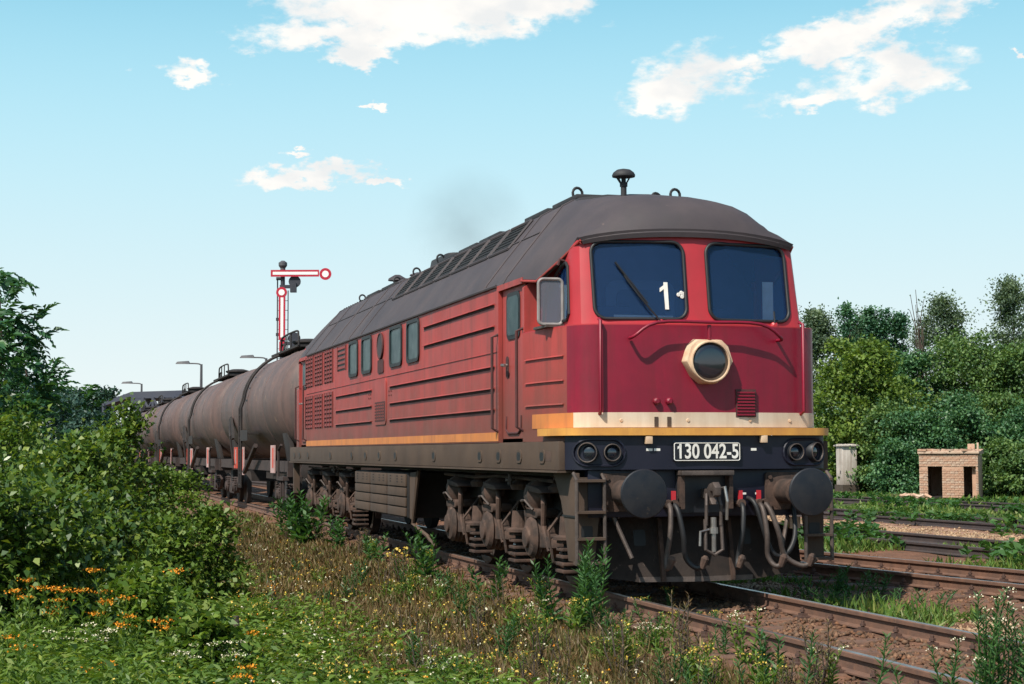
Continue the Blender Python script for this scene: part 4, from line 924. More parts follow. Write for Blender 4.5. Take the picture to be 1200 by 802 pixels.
# ------------------------------------------------------------------ tank wagons
def wagon(xc):
    t = thing('tank_wagon', 'x', 'tank wagon', (xc, 0, 0), 'brown tank wagons behind the locomotive')
    H = 7.95; r = 1.35; zc = 2.63
    def Q(n, mb, m, p=None, **k): return part(n, mb, m, p or t, **k)
    tk = Q('tank', MB().lathe((xc-7.1, 0, zc), (1, 0, 0), [(0, .15), (.04, .55), (.14, .95), (.30, 1.20), (.48, r), (3.6, r), (7.1, r), (10.6, r), (13.72, r), (13.9, 1.22), (14.06, .95), (14.16, .55), (14.2, .15)], 40), 'tank_skin', smooth=40)
    for x in (-6.55, -3.3, 3.3, 6.55): Q('weld_band', MB().lathe((xc+x-.04, 0, zc), (1, 0, 0), [(0, r+.001), (.015, r+.012), (.065, r+.012), (.08, r+.001)], 40), 'tank_skin', tk, smooth=30)
    for s in (-1, 1):
        Q('side_sill', MB().box(xc-7.3, xc+7.3, min(s*1.25, s*1.10), max(s*1.25, s*1.10), 1.02, 1.26), 'tank_frame')
        Q('end_beam', MB().box(xc+s*7.3-.06, xc+s*7.3+.06, -1.3, 1.3, .92, 1.26), 'tank_frame')
        for x in (-5.6, 5.6): Q('tank_saddle', MB().prism([(x-.5, 1.262), (x+.5, 1.262), (x+.35, 2.0), (x-.35, 2.0)], lambda a, b: (xc+a, s*(1.0+(b-1.26)*.2), b), lambda a, b: (xc+a, s*(.9+(b-1.26)*.2), b)), 'tank_dark', bevel=.01)
        for y in (-.875, .875):
            b = Q('buffer', MB().lathe((xc+s*7.36, y, 1.05), (s, 0, 0), [(0, .15), (.05, .15), (.05, .11), (.5, .09)], 14), 'tank_frame', smooth=35)
            Q('buffer_head', MB().lathe((xc+s*7.86, y, 1.05), (s, 0, 0), [(0, .1), (.02, .22), (.05, .22), (.08, .05)], 18), 'tank_dark', b)
        # bogie
        xb = xc+s*5.6
        for sy in (-1, 1):
            Q('bogie_side_frame', MB().prism([(-1.45, .62), (-1.30, .76), (-.6, .76), (-.42, .60), (.42, .60), (.6, .76), (1.30, .76), (1.45, .62), (1.2, .38), (.5, .28), (-.5, .28), (-1.2, .38)], lambda a, b: (xb+a, sy*1.0, b), lambda a, b: (xb+a, sy*1.10, b)), 'tank_frame', bevel=.012)
            for dx in (-.9, .9):
                w = Q('wheel', MB().lathe((xb+dx, sy*.685, .46), (0, sy, 0), [(0, .30), (0, .46), (.11, .46), (.13, .43), (.13, .34)], 28), 'tank_dark', smooth=35)
                if sy < 0:
                    Q('axle_box', MB().lathe((xb+dx, -1.0, .47), (0, -1, 0), [(0, .17), (.14, .17), (.16, .13), (.2, .12)], 14), 'tank_frame', w)
                    for d2 in (-.26, .26): Q('suspension_spring', MB().helix((xb+dx+d2, -1.08, .50), (xb+dx+d2, -1.08, .74), .075, .02, 4, 8, 5), 'tank_frame', w)
        Q('bogie_bolster', MB().box(xb-.25, xb+.25, -1.1, 1.1, .62, .95), 'tank_dark')
    # ladder up the visible side, walkway, rails, filling dome
    def skin(a, h=0): return (math.cos(a)*-(r+h), zc+math.sin(a)*(r+h))
    for s in (-1,):
        ld = None
        for dx in (-.2, .2):
            pts = [(xc+dx, -1.50, .55), (xc+dx, -1.50, 2.6)]+[(xc+dx, *skin(a, .09)) for a in np.linspace(.12, 1.22, 8)]
            mb = MB().tube(pts, .034, 6)
            if ld is None: ld = Q('ladder', mb, 'tank_dark')
            else: Q('ladder_rail', mb, 'tank_dark', ld)
        for z in np.arange(.62, 2.7, .3): Q('ladder_rung', MB().cyl((xc-.2, -1.50, z), (xc+.2, -1.50, z), .016, 6), 'tank_dark', ld)
        for a in np.arange(.2, 1.2, .22): y, z = skin(a, .09); Q('ladder_rung', MB().cyl((xc-.2, y, z), (xc+.2, y, z), .016, 6), 'tank_dark', ld)
    Q('catwalk_step', MB().box(xc+.25, xc+1.75, -1.52, -1.25, 1.92, 1.97), 'tank_dark')
    Q('catwalk_plate', MB().box(xc+.25, xc+1.75, -1.53, -1.515, 1.75, 2.02), 'tank_dark')
    Q('inclined_ladder', MB().tube([(xc+.3, -1.42, .95), (xc+2.6, -1.42, 1.62)], .06, 6), 'tank_frame')
    Q('valve_lever', MB().tube([(xc-2.9, -1.35, 1.1), (xc-2.9, -1.45, 1.9), (xc-3.3, -1.42, 2.3)], .035, 6), 'tank_dark')
    Q('valve_quadrant', MB().prism([(xc-3.6, 2.35), (xc-3.2, 2.45), (xc-2.6, 1.85), (xc-2.9, 1.8)], lambda a, b: (a, -1.36, b), lambda a, b: (a, -1.42, b)), 'tank_dark')
    Q('walkway', MB().box(xc-1.2, xc+3.6, -.55, .35, zc+r+.02, zc+r+.07), 'tank_dark')
    Q('filling_dome', MB().lathe((xc+1.8, 0, zc+r-.08), (0, 0, 1), [(0, .36), (.26, .36), (.30, .42), (.34, .42), (.40, .2)], 20), 'tank_dark', smooth=35)
    hr = Q('walkway_rail', MB().tube(cr([(xc+.5, -.52, zc+r+.05), (xc+.55, -.52, zc+r+.28), (xc+.9, -.52, zc+r+.42), (xc+3.2, -.52, zc+r+.42), (xc+3.55, -.52, zc+r+.3), (xc+3.6, -.52, zc+r+.05)], 4), .026, 6), 'tank_dark')
    for x in (1.4, 2.3): Q('rail_post', MB().cyl((xc+x, -.52, zc+r+.05), (xc+x, -.52, zc+r+.41), .02, 6), 'tank_dark', hr)
    Q('ladder_loop', MB().tube(cr([(xc-.25, -.45, zc+r+.0), (xc-.25, -.4, zc+r+.26), (xc+.25, -.4, zc+r+.26), (xc+.25, -.45, zc+r+.0)], 4), .026, 6), 'tank_dark')
    for x, w, z0, z1, m in ((4.75, .62, .98, 1.62, 'placard_pink'), (1.1-2.6, .80, .86, 1.60, 'placard_pink'), (-3.0, .62, 1.02, 1.60, 'placard_red')):
        q = Q('placard', MB().box(xc+x-w/2, xc+x+w/2, -1.295, -1.26, z0, z1), m)
        Q('placard_patch', MB().box(xc+x, xc+x+w*.38, -1.301, -1.297, z0+.12, z1-.06), 'placard_red' if m == 'placard_pink' else 'placard_pink', q)
    Q('end_platform', MB().box(xc+6.3, xc+7.3, -1.4, -1.26, .84, .92), 'tank_frame'); Q('brake_handle', MB().tube([(xc+6.6, -1.4, .92), (xc+6.6, -1.4, 1.5), (xc+6.9, -1.38, 1.62)], .03, 6), 'tank_frame')
    Q('shunter_step', MB().tube([(xc+7.1, -1.35, .9), (xc+7.1, -1.35, .4), (xc+6.7, -1.35, .4), (xc+6.7, -1.35, .9)], .025, 6), 'tank_frame')
    Q('brake_gear', MB().box(xc-2.5, xc+2.5, -.5, .5, .75, 1.0), 'tank_dark')
    return t
w0 = wagon(-28.65); w0['label'] = 'brown four-axle tank wagon coupled directly behind the red locomotive'
for i, lb in enumerate(('second brown tank wagon behind the locomotive', 'third brown tank wagon behind the locomotive', 'fourth brown tank wagon behind the locomotive', 'fifth brown tank wagon behind the locomotive, half hidden by bushes')):
    dup(w0, None, (-28.65-15.9*(i+1), 0, 0), label=lb)

# ------------------------------------------------------------------ semaphore signal
def signal():
    p = at(331, 400, 66); bx, by = p[0], p[1]; g0 = float(gz(bx, by)); k = 66/FPX
    Z = lambda py: CAM[2]+(ray(331, py)*66)[2]
    t = thing('semaphore_signal', 'red and white semaphore signal on a slim mast behind the tank wagons', 'signal', (bx, by, g0))
    rt = np.array([R_[0], R_[1]]); rt /= np.linalg.norm(rt); fw = np.array([-rt[1], rt[0]])    # faces the camera side
    def X(u, v, z): return (bx+rt[0]*u-fw[0]*v, by+rt[1]*u-fw[1]*v, z)
    def Q(n, mb, m, pa=None, **kk): return part(n, mb, m, pa or t, **kk)
    def bar(u0, u1, v0, v1, z0, z1):
        return MB().add([X(u0, v0, z0), X(u1, v0, z0), X(u1, v1, z0), X(u0, v1, z0), X(u0, v0, z1), X(u1, v0, z1), X(u1, v1, z1), X(u0, v1, z1)], [(0, 3, 2, 1), (4, 5, 6, 7), (0, 1, 5, 4), (1, 2, 6, 5), (2, 3, 7, 6), (3, 0, 4, 7)])
    fd = Vector((-fw[0], -fw[1], 0))
    def disc(u, z, r, v, n, pa):
        c = Vector(X(u, v, z)); o = Q(n, MB().lathe(c, fd, [(0, r), (.03, r)], 24), 'signal_red', pa)
        Q('disc_face', MB().lathe(c+fd*.031, fd, [(0, r*.56), (.006, r*.56)], 22), 'signal_white', o)
    m_ = Q('mast', MB().lathe((bx, by, g0), (0, 0, 1), [(0, .14), (Z(318)-g0, .085)], 12), 'signal_dark', smooth=40)
    Q('mast_finial', MB().lathe((bx, by, Z(314)), (0, 0, 1), [(-.2, .10), (0, .10), (.1, .17), (.22, .17), (.3, .06)], 12), 'lamp_post', m_)
    a = Q('upper_arm', bar(-.45, 1.45, .16, .19, Z(324.5), Z(316.5)), 'signal_red', label='horizontal white arm with red border')
    Q('arm_face', bar(-.37, 1.40, .191, .196, Z(322.2), Z(318.8)), 'signal_white', a); disc(1.70, Z(321.5), .235, .16, 'arm_disc', a)
    b = Q('lower_arm', bar(-.13, .13, .16, .19, Z(399), Z(348)), 'signal_red', label='white arm with red border hanging down along the mast')
    Q('arm_face', bar(-.055, .055, .191, .196, Z(396), Z(349)), 'signal_white', b); disc(-.02, Z(343), .215, .16, 'arm_disc', b)
    Q('mast_plate', bar(-.10, .10, .19, .21, Z(412), Z(401)), 'signal_red', b)
    for u, py in ((.42, 330), (.42, 397)):
        l = Q('signal_lantern', bar(u-.10, u+.14, .05, .25, Z(py+13), Z(py+2)), 'signal_dark')
        c = Vector(X(u+.06, .05, Z(py)))
        Q('spectacle', MB().lathe(c, fd, [(0, .24), (.05, .24)], 16), 'signal_dark', l); Q('lantern_bracket', bar(-.1, u, .04, .12, Z(py+8), Z(py+4)), 'signal_dark', l)
    lad = Q('ladder', MB().tube([X(-.22, -.1, g0), X(-.22, -.1, Z(327))], .028, 6), 'lamp_post')
    Q('ladder_rail', MB().tube([X(.20, -.1, g0), X(.20, -.1, Z(340))], .022, 6), 'lamp_post', lad)
    for z in np.arange(g0+.4, Z(345), .38): Q('ladder_rung', MB().tube([X(-.22, -.1, z), X(.20, -.1, z)], .012, 5), 'lamp_post', lad)
    for py in (326, 374, 392): Q('ladder_stay', bar(-.27, .0, -.14, -.06, Z(py)-.06, Z(py)+.06), 'signal_dark', lad)
signal()

# ------------------------------------------------------------------ lamp posts, canopy, hut, shed, cabinet
def lamppost(px, py, d, lab):
    p = at(px, py, d); g0 = float(gz(p[0], p[1])); h = p[2]
    t = thing('street_lamp', lab, 'lamp post', (p[0], p[1], g0), 'lamp posts behind the train')
    rt = np.array([R_[0], R_[1], 0]); rt /= np.linalg.norm(rt)
    part('post', MB().lathe((p[0], p[1], g0), (0, 0, 1), [(0, .13), (h-g0, .07)], 10), 'lamp_post', t)
    e = p-rt*.95; part('arm', MB().tube(cr([(p[0], p[1], h-.15), (p[0]-rt[0]*.15, p[1]-rt[1]*.15, h+.02), (e[0], e[1], h+.05)]), .045, 6), 'lamp_post', t)
    part('lamp_head', MB().add([(e[0]+rt[0]*a+b*rt[1], e[1]+rt[1]*a-b*rt[0], h+.02+c) for a, b, c in ((-.55, -.12, 0), (.3, -.16, 0), (.3, .16, 0), (-.55, .12, 0), (-.45, -.08, .13), (.2, -.12, .17), (.2, .12, .17), (-.45, .08, .13))], [(0, 3, 2, 1), (4, 5, 6, 7), (0, 1, 5, 4), (1, 2, 6, 5), (2, 3, 7, 6), (3, 0, 4, 7)]), 'lamp_post', t)
lamppost(236, 427, 98, 'lamp post above the second tank wagon')
lamppost(166, 450, 125, 'lamp post in front of the dark platform canopy')
lamppost(312, 420, 95, 'lamp post with its head showing over the first tank wagon')
def canopy():
    a, b = at(122, 470, 112), at(216, 470, 108); g0 = float(gz(a[0], a[1]))
    t = thing('platform_canopy', 'long dark open platform canopy far beyond the wagons', 'canopy', (a[0], a[1], g0))
    w = np.array([-.95, .30, 0])*6; ztop = at(160, 459, 110)[2]; zl = at(122, 466, 112)[2]
    P0 = [a, b]; e = (b-a)/np.linalg.norm(b-a)
    def sl(z0, z1, k): return None
    def quadbox(p, q, dz0, dz1, m, n, back):
        vs = [(p[0], p[1], dz0[0]), (q[0], q[1], dz0[1]), (q[0]+back[0], q[1]+back[1], dz0[1]), (p[0]+back[0], p[1]+back[1], dz0[0]),
              (p[0], p[1], dz1[0]), (q[0], q[1], dz1[1]), (q[0]+back[0], q[1]+back[1], dz1[1]), (p[0]+back[0], p[1]+back[1], dz1[0])]
        return part(n, MB().add(vs, [(0, 3, 2, 1), (4, 5, 6, 7), (0, 1, 5, 4), (1, 2, 6, 5), (2, 3, 7, 6), (3, 0, 4, 7)]), m, t)
    m = a+(b-a)*.34
    quadbox(a, m, (zl-.55, ztop-.35), (zl-.30, ztop), 'canopy', 'roof', w); quadbox(m, b, (ztop-.45, ztop-.45), (ztop, ztop), 'canopy', 'roof', w)
    quadbox(m, m+(b-a)*.18, (1.0, 1.0), (ztop-.46, ztop-.46), 'canopy', 'stair_wall', w*.3)
    for i in range(9):
        p = a+(b-a)*(i/8); zz = ztop-.4 if i > 2 else zl-.4; part('column', MB().cyl((p[0], p[1], g0), (p[0], p[1], zz), .14, 8), 'canopy', t)
        if 2 < i < 8:
            q = a+(b-a)*((i+1)/8); part('truss_brace', MB().cyl((p[0], p[1], ztop-1.7), (q[0], q[1], ztop-.5), .09, 6), 'canopy', t); part('truss_brace', MB().cyl((q[0], q[1], ztop-1.7), (p[0], p[1], ztop-.5), .09, 6), 'canopy', t)
    p, q = a+(b-a)*.30, b; quadbox(p, q, (ztop-1.95, ztop-1.95), (ztop-1.7, ztop-1.7), 'canopy', 'truss_chord', w*.1)
    quadbox(a, b, (1.0, 1.0), (ztop-3.2, ztop-3.2), 'canopy', 'parapet', w*.08)
canopy()
def hut():
    p = at(117, 512, 85); g0 = float(gz(p[0], p[1])); z = at(117, 494, 85)[2]
    t = thing('trackside_hut', 'low grey hut with shallow roof beyond the left bushes', 'hut', (p[0], p[1], g0))
    part('wall', MB().box(p[0]-1.2, p[0]+1.2, p[1]-.4, p[1]+.4, g0, z), 'cabinet', t); part('roof', MB().prism([(-.55, z), (0, z+.2), (.55, z), (.55, z+.08), (0, z+.28), (-.55, z+.08)], lambda a, b: (p[0]-1.5, p[1]+a, b), lambda a, b: (p[0]+1.5, p[1]+a, b)), 'hut_roof', t)
    part('door', MB().box(p[0]+1.2, p[0]+1.23, p[1]-.3, p[1]+.3, g0, g0+1.9 if z > g0+2 else z-.2), 'canopy', t)
hut()
def shed():
    p = at(1112, 575, 52.5); x0, x1, y0 = -.90, .90, 0.; g = float(gz(p[0], p[1])); h = (583-529)*52.5/FPX; dp = 1.9; g0 = 0.; z1 = h
    g = float(at(1112, 582, 52.5)[2])
    t = thing('brick_shed', 'small crumbling pinkish brick shed with two dark doorways by the tracks', 'shed', (p[0], p[1], g)); t.rotation_euler[2] = R(55); ORG[t.name] = (0, 0, 0)
    dA, dB = (x0+.27, x0+.70), (x1-.44, x1-.08); hd = .93; th = .2
    # brick courses of the three piers, each brick its own piece; larger plaster patches left on the middle pier
    def courses(a, b, z0, zz, y, nm, pale):
        nr = int((zz-z0)/.075)
        for r_ in range(nr):
            x = a-(.12 if r_ % 2 else 0)
            while x < b-.01:
                u0, u1 = max(a, x), min(b, x+.24); x += .25
                if u1-u0 < .03 or rng.random() < .03: continue
                o = link('brick', BRM[0 if rng.random() > pale else 1], nm); o.scale = ((u1-u0-.008)/.24, 1, 1)
                o.location = ((u0+u1)/2, y+.055+rng.uniform(-.006, .006), z0+r_*.075+.0375)
    BRM = []
    for m in ('concrete_pink', 'concrete_pale'):
        b = MB().box(-.12, .12, -.06, .06, -.032, .032); me = bpy.data.meshes.new('brick'); me.from_pydata(b.v, [], b.f); me.materials.append(MATS[m]); BRM.append(me)
    for a, b, pl in ((x0, dA[0], .45), (dA[1], dB[0], .25), (dB[1], x1, .5)):
        w = part('brick_pier', MB().box(a+.01, b-.01, y0+.012, y0+th, -.6, hd), 'concrete_pink', t); courses(a, b, -.04, hd, y0, w, pl)
    w = part('lintel', MB().box(x0+.01, x1-.01, y0+.012, y0+th, hd+.002, z1-.14), 'concrete_pale', t); courses(x0, x1, hd+.01, z1-.12, y0, w, .4)
    part('coping', MB().box(x0-.04, x1+.04, y0-.06, y0+.3, z1-.11, z1-.03), 'concrete_pale', t, bevel=.02)
    for x in (x0, x1-.2): part('side_wall', MB().box(x, x+.2, y0+th+.002, y0+dp, -.6, z1-.16), 'concrete_pink', t)
    part('partition', MB().box(dA[1]+.3, dA[1]+.42, y0+th+.002, y0+dp-.2, -.6, z1-.18), 'concrete_pink', t); part('back_wall', MB().box(x0+.202, x1-.202, y0+dp-.2, y0+dp, -.6, z1-.16), 'concrete_pink', t)
    part('floor', MB().box(x0+.2, x1-.2, y0+th, y0+dp-.2, -.1, .0), 'dark_void', t)
    part('roof', MB().add([(x0-.04, y0+.302, z1-.15), (x1+.04, y0+.302, z1-.15), (x1+.04, y0+dp+.1, z1-.10), (x0-.04, y0+dp+.1, z1-.10), (x0-.04, y0+.302, z1-.05), (x1+.04, y0+.302, z1-.04), (x1+.04, y0+dp+.1, z1+.04), (x0-.04, y0+dp+.1, z1+.02)], [(0, 3, 2, 1), (4, 5, 6, 7), (0, 1, 5, 4), (1, 2, 6, 5), (2, 3, 7, 6), (3, 0, 4, 7)]), 'concrete_pink', t)
    for i in range(16):
        o = link('brick', BRM[i % 2], t); o.location = (random.uniform(x0+.05, x1-.1), random.uniform(-.02, .25), z1+.005); o.rotation_euler = (0, random.uniform(-.1, .1), random.uniform(-.6, .6))
    for i in range(14):
        o = link('brick', BRM[i % 2], t); o.location = (x0+random.uniform(-.45, .35), random.uniform(-.5, -.1), .0+random.uniform(0, .04)); o.rotation_euler = (random.uniform(-.5, .5), random.uniform(-.5, .5), random.uniform(-3, 3))
    part('chimney_stub', MB().box(x1-.34, x1-.12, y0+.4, y0+.62, z1-.1, z1+.20), 'concrete_pink', t, bevel=.015)
    part('broken_post', MB().box(x1-.06, x1+.0, y0+.4, y0+.46, z1-.1, z1+.24), 'concrete_pale', t, bevel=.008)
shed()
def cabinet():
    p = at(992, 545, 62); g0 = float(gz(p[0], p[1])); zt = at(992, 521, 62)[2]; w = .28
    t = thing('relay_cabinet', 'weathered white relay cabinet with a small lid at the foot of the bushes', 'cabinet', (p[0], p[1], g0))
    x, y = p[0], p[1]
    part('body', MB().box(x-w, x+w, y-w, y+w, g0-.05, zt-.07), 'cabinet', t, bevel=.012)
    part('lid', MB().prism([(-w-.07, zt-.068), (w+.07, zt-.068), (w+.07, zt-.03), (0, zt+.02), (-w-.07, zt-.03)], lambda a, b: (x+a, y-w-.07, b), lambda a, b: (x+a, y+w+.07, b)), 'cabinet', t)
    d = part('door', MB().box(x-w+.05, x+w-.05, y-w-.012, y-w-.001, g0+.3, zt-.14), 'cabinet', t); part('handle', MB().cyl((x+.12, y-w-.03, g0+.7), (x+.12, y-w-.03, g0+.82), .012, 6), 'signal_dark', d)
    part('plinth', MB().box(x-w-.05, x+w+.05, y-w-.05, y+w+.05, g0-.1, g0+.30), 'bark', t)
cabinet()

# ------------------------------------------------------------------ vegetation
def rdir(n): return unit(rng.normal(size=(n, 3)))
def branches(mb, p0, h, r0, spread, nb, z0=.25, droop=0):
    """tapered trunk with limbs; returns limb tips"""
    p0 = np.array(p0, float); tips = []; pts = [p0]
    for k in range(1, 7): pts.append(pts[-1]+np.array([rng.normal()*h*.012, rng.normal()*h*.012, h/6]))
    mb.tube([tuple(p) for p in pts], [r0*(1-.13*k) for k in range(7)], 7)
    for i in range(nb):
        f = z0+(1-z0)*(i+.5)/nb; q = f*6; k = min(int(q), 5); b = pts[k]+(pts[k+1]-pts[k])*(q-k); an = i*2.4+rng.uniform(-.4, .4)
        L_ = spread*(1.15-f*.75)*rng.uniform(.75, 1.15); d = np.array([math.cos(an), math.sin(an), rng.uniform(.35, .9)-droop]); d /= np.linalg.norm(d)
        m = b+d*L_*.55+np.array([0, 0, L_*.06]); e = b+d*L_+np.array([0, 0, L_*.10])
        mb.tube([tuple(b), tuple(m), tuple(e)], [r0*.38*(1.2-f), r0*.22*(1.2-f), r0*.08], 5); tips += [m, e]
    tips.append(pts[-1]); return np.array(tips)
def crown(profile, h, rad, nclump, nleaf, ll, lw, csize, base=.15, z0=0., lean=0, updir=.25, tips=None, hollow=.45):
    """leaf clumps through a crown whose radius follows profile(f), f = 0..1 up the tree"""
    f = base+(1-base)*rng.random(nclump)**.85; an = rng.uniform(0, 2*math.pi, nclump)
    ph = rng.uniform(0, 6, 3); lob = 1+.26*np.sin(an*3+f*9+ph[0])+.16*np.sin(an*5-f*14+ph[1])+.10*np.sin(an*2+f*23+ph[2])
    rr = (hollow+(1-hollow)*rng.random(nclump)**.5)*np.array([profile(q) for q in f])*rad*lob
    C = np.stack([np.cos(an)*rr, np.sin(an)*rr, f*h], 1)
    if tips is not None: C = np.concatenate([C, tips])
    n = nleaf; cl = rng.integers(0, len(C), n); cs = csize*rng.uniform(.5, 1.35, len(C))
    off = rng.normal(size=(n, 3))*cs[cl][:, None]*np.array([1, 1, .62])
    Pp = C[cl]+off; outw = unit(Pp-np.array([0, 0, h*.5]))*.6
    T = unit(outw+rdir(n)*1.0+np.array([0, 0, updir-.45]))
    V, F = leafarr(Pp, T, ll*rng.uniform(.6, 1.3, n), lw*rng.uniform(.7, 1.25, n), up=np.array([0, 0, 1.]))
    V[:, 2] = np.maximum(V[:, 2], .02); return V, F
def tree(name, label, cat_, loc, h, rad, prof, leaf, nclump=120, nleaf=9000, ll=.14, lw=.09, csize=.35, base=.15, r0=None, nb=12, group=None, z0=.2, hollow=.45):
    t = thing(name, label, cat_, loc, group); mb = MB(); r0 = r0 or h*.018
    tp = branches(mb, (0, 0, -.15), h*.93, r0, rad*.8, nb, z0); me_off = ORG[t.name]
    ORG[t.name] = (0, 0, 0); part('trunk', mb, 'bark', t); ORG[t.name] = me_off
    V, F = crown(prof, h, rad, nclump, nleaf, ll, lw, csize, base, tips=tp[::2], hollow=hollow)
    npmesh('crown', V, F, leaf, t); return t
def gloc(px, d, py=540): p = at(px, py, d); return (p[0], p[1], float(gz(p[0], p[1])))
def htop(px, py, d): return float(at(px, py, d)[2])
round_ = lambda f: math.sqrt(max(0., 1-((f-.52)/.52)**2))
cone_ = lambda f: max(.06, (1-f)**.8*.95) if f > .18 else .5+f*1.6
oval_ = lambda f: max(.08, math.sin(math.pi*min(1, f*.95+.06))**.7)
bush_ = lambda f: max(.1, math.sqrt(max(0, 1-f**2.4)))
birch_ = lambda f: max(.08, math.sin(math.pi*min(1, f*.92+.08))**.8*(1.1-.35*f))
# --- right-hand wood edge: (name, label, px, top py, depth, width px, profile, leaf material, leaves, base)
def T(name, label, px, py, d, wpx, prof, leaf, n, nc=110, base=.12, ll=.17, lw=.12, cs=None, group='trees and bushes beyond the sidings', hollow=.45, z0=.2):
    l = gloc(px, d); h = htop(px, py, d)-l[2]; rad = wpx/2*d/FPX
    return tree(name, label, 'tree' if 'tree' in name else 'bush', l, h, rad, prof, leaf, int(nc*.62), int(n*1.5), ll*.80, lw*.84, (cs or rad*.24)*.74, base, group=group, hollow=hollow, z0=z0)
T('willow_tree', 'grey-green willow tree rising directly behind the locomotive nose', 958, 362, 80, 80, birch_, 'leaf_birch', 11000, 150)
T('willow_tree', 'grey-green willow tree standing behind the slim poplars', 1015, 372, 86, 80, birch_, 'leaf_birch', 10000, 150)
for px, py, w, lb in ((994, 358, 26, 'slim dark poplar tree, first of the row beside the willow'), (1022, 364, 24, 'slim dark poplar tree, second of the row beside the willow'), (1038, 366, 24, 'slim dark poplar tree, third of the row beside the willow'), (1057, 370, 34, 'slim dark poplar tree, last of the row towards the bare twigs')):
    T('poplar_tree', lb, px, py, 78, w*1.25, cone_, 'leaf_poplar', 5200, 90, .08, .16, .12, .28)
T('maple_tree', 'bright yellow-green maple tree in front of the dark poplars', 1008, 402, 64, 100, round_, 'leaf_yellow', 9000, 130, .08, .20, .16)
T('birch_tree', 'grey-green birch tree with bare twigs on its crown', 1108, 352, 74, 92, birch_, 'leaf_birch', 12000, 170, ll=.15, lw=.10)
T('birch_tree', 'tallest feathery birch tree above the dense hedge', 1186, 328, 74, 84, birch_, 'leaf_birch', 11000, 150, ll=.15, lw=.10)
T('lime_tree', 'dark green leafy lime tree between maple and birch', 1072, 418, 68, 84, round_, 'leaf_dark', 9000, 130, .05)
T('lime_tree', 'mid green lime tree below the birch crowns', 1138, 396, 67, 110, round_, 'leaf_mid', 11000, 150, .05)
T('lime_tree', 'dark lime tree at the right below the tallest birch', 1196, 410, 66, 100, round_, 'leaf_mid', 10000, 140, .05)
for px, py, d, w, leaf, lb in ((1040, 474, 62, 70, 'leaf_mid', 'bush at the foot of the yellow-green maple'), (1078, 482, 60.5, 84, 'leaf_dark', 'dense dark bush overhanging the left end of the brick shed'), (1122, 470, 61, 90, 'leaf_dark', 'dense dark bush rising behind the brick shed roof'), (1165, 468, 62, 90, 'leaf_mid', 'mid green bush rising behind the right end of the shed'),
        (1205, 480, 60, 90, 'leaf_dark', 'dark bush behind the low hedge right of the shed'), (1172, 521, 55.5, 56, 'leaf_mid', 'low hedge bush growing against the right end of the brick shed'), (1205, 526, 54, 62, 'leaf_mid', 'low hedge bush further along from the brick shed'),
        (952, 468, 68, 60, 'leaf_dark', 'dark bush half hidden behind the locomotive nose'), (973, 500, 66, 40, 'leaf_mid', 'low bush behind the relay cabinet'), (1016, 512, 63, 50, 'leaf_mid', 'low bush between relay cabinet and shed'), (1050, 520, 59.5, 50, 'leaf_dark', 'low dark bush touching the left corner of the brick shed')):
    T('shrub', lb, px, py, d, w*1.1, bush_, leaf, 6500, 90, .0, .15, .11)
l = gloc(1083, 73); tw = thing('dead_shrub', 'bare grey twigs sticking up out of the birch crown', 'shrub', l); mb = MB()
for k in range(9):
    a = np.array([rng.normal()*.12, rng.normal()*.12, htop(1083, 420, 73)-l[2]]); e = np.array([-.2*k*.18*R_[0]+rng.normal()*.15, -.2*k*.18*R_[1]+rng.normal()*.15, htop(1083, 338+k*6, 73)-l[2]])
    mb.tube([tuple(a*np.array([1, 1, 0])), tuple(a), tuple((a+e)/2+rng.normal(size=3)*.08), tuple(e)], [.03, .03, .02, .012], 5)
ORG[tw.name] = (0, 0, 0); part('twigs', mb, 'bark', tw)
# --- far left: poplars and a hazy wood
for i, (px, py, w) in enumerate(((79, 455, 9), (95, 459, 10), (108, 457, 16), (126, 460, 9), (88, 462, 10), (116, 460, 12))):
    t = T('poplar_tree', 'x', px, py, 170, w*1.3, cone_ if i != 2 else round_, 'leaf_haze', 1500, 60, .05, .45, .34, .5, 'far poplars left of the canopy'); t['label'] = 'distant blue-green poplar tree in the row left of the canopy'
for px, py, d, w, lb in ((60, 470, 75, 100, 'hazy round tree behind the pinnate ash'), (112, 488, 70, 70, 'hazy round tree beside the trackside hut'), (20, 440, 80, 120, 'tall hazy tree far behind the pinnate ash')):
    T('broadleaf_tree', lb, px, py, d, w, round_, 'leaf_haze', 6000, 110, .05, .20, .15, group='hazy trees behind the left bushes')
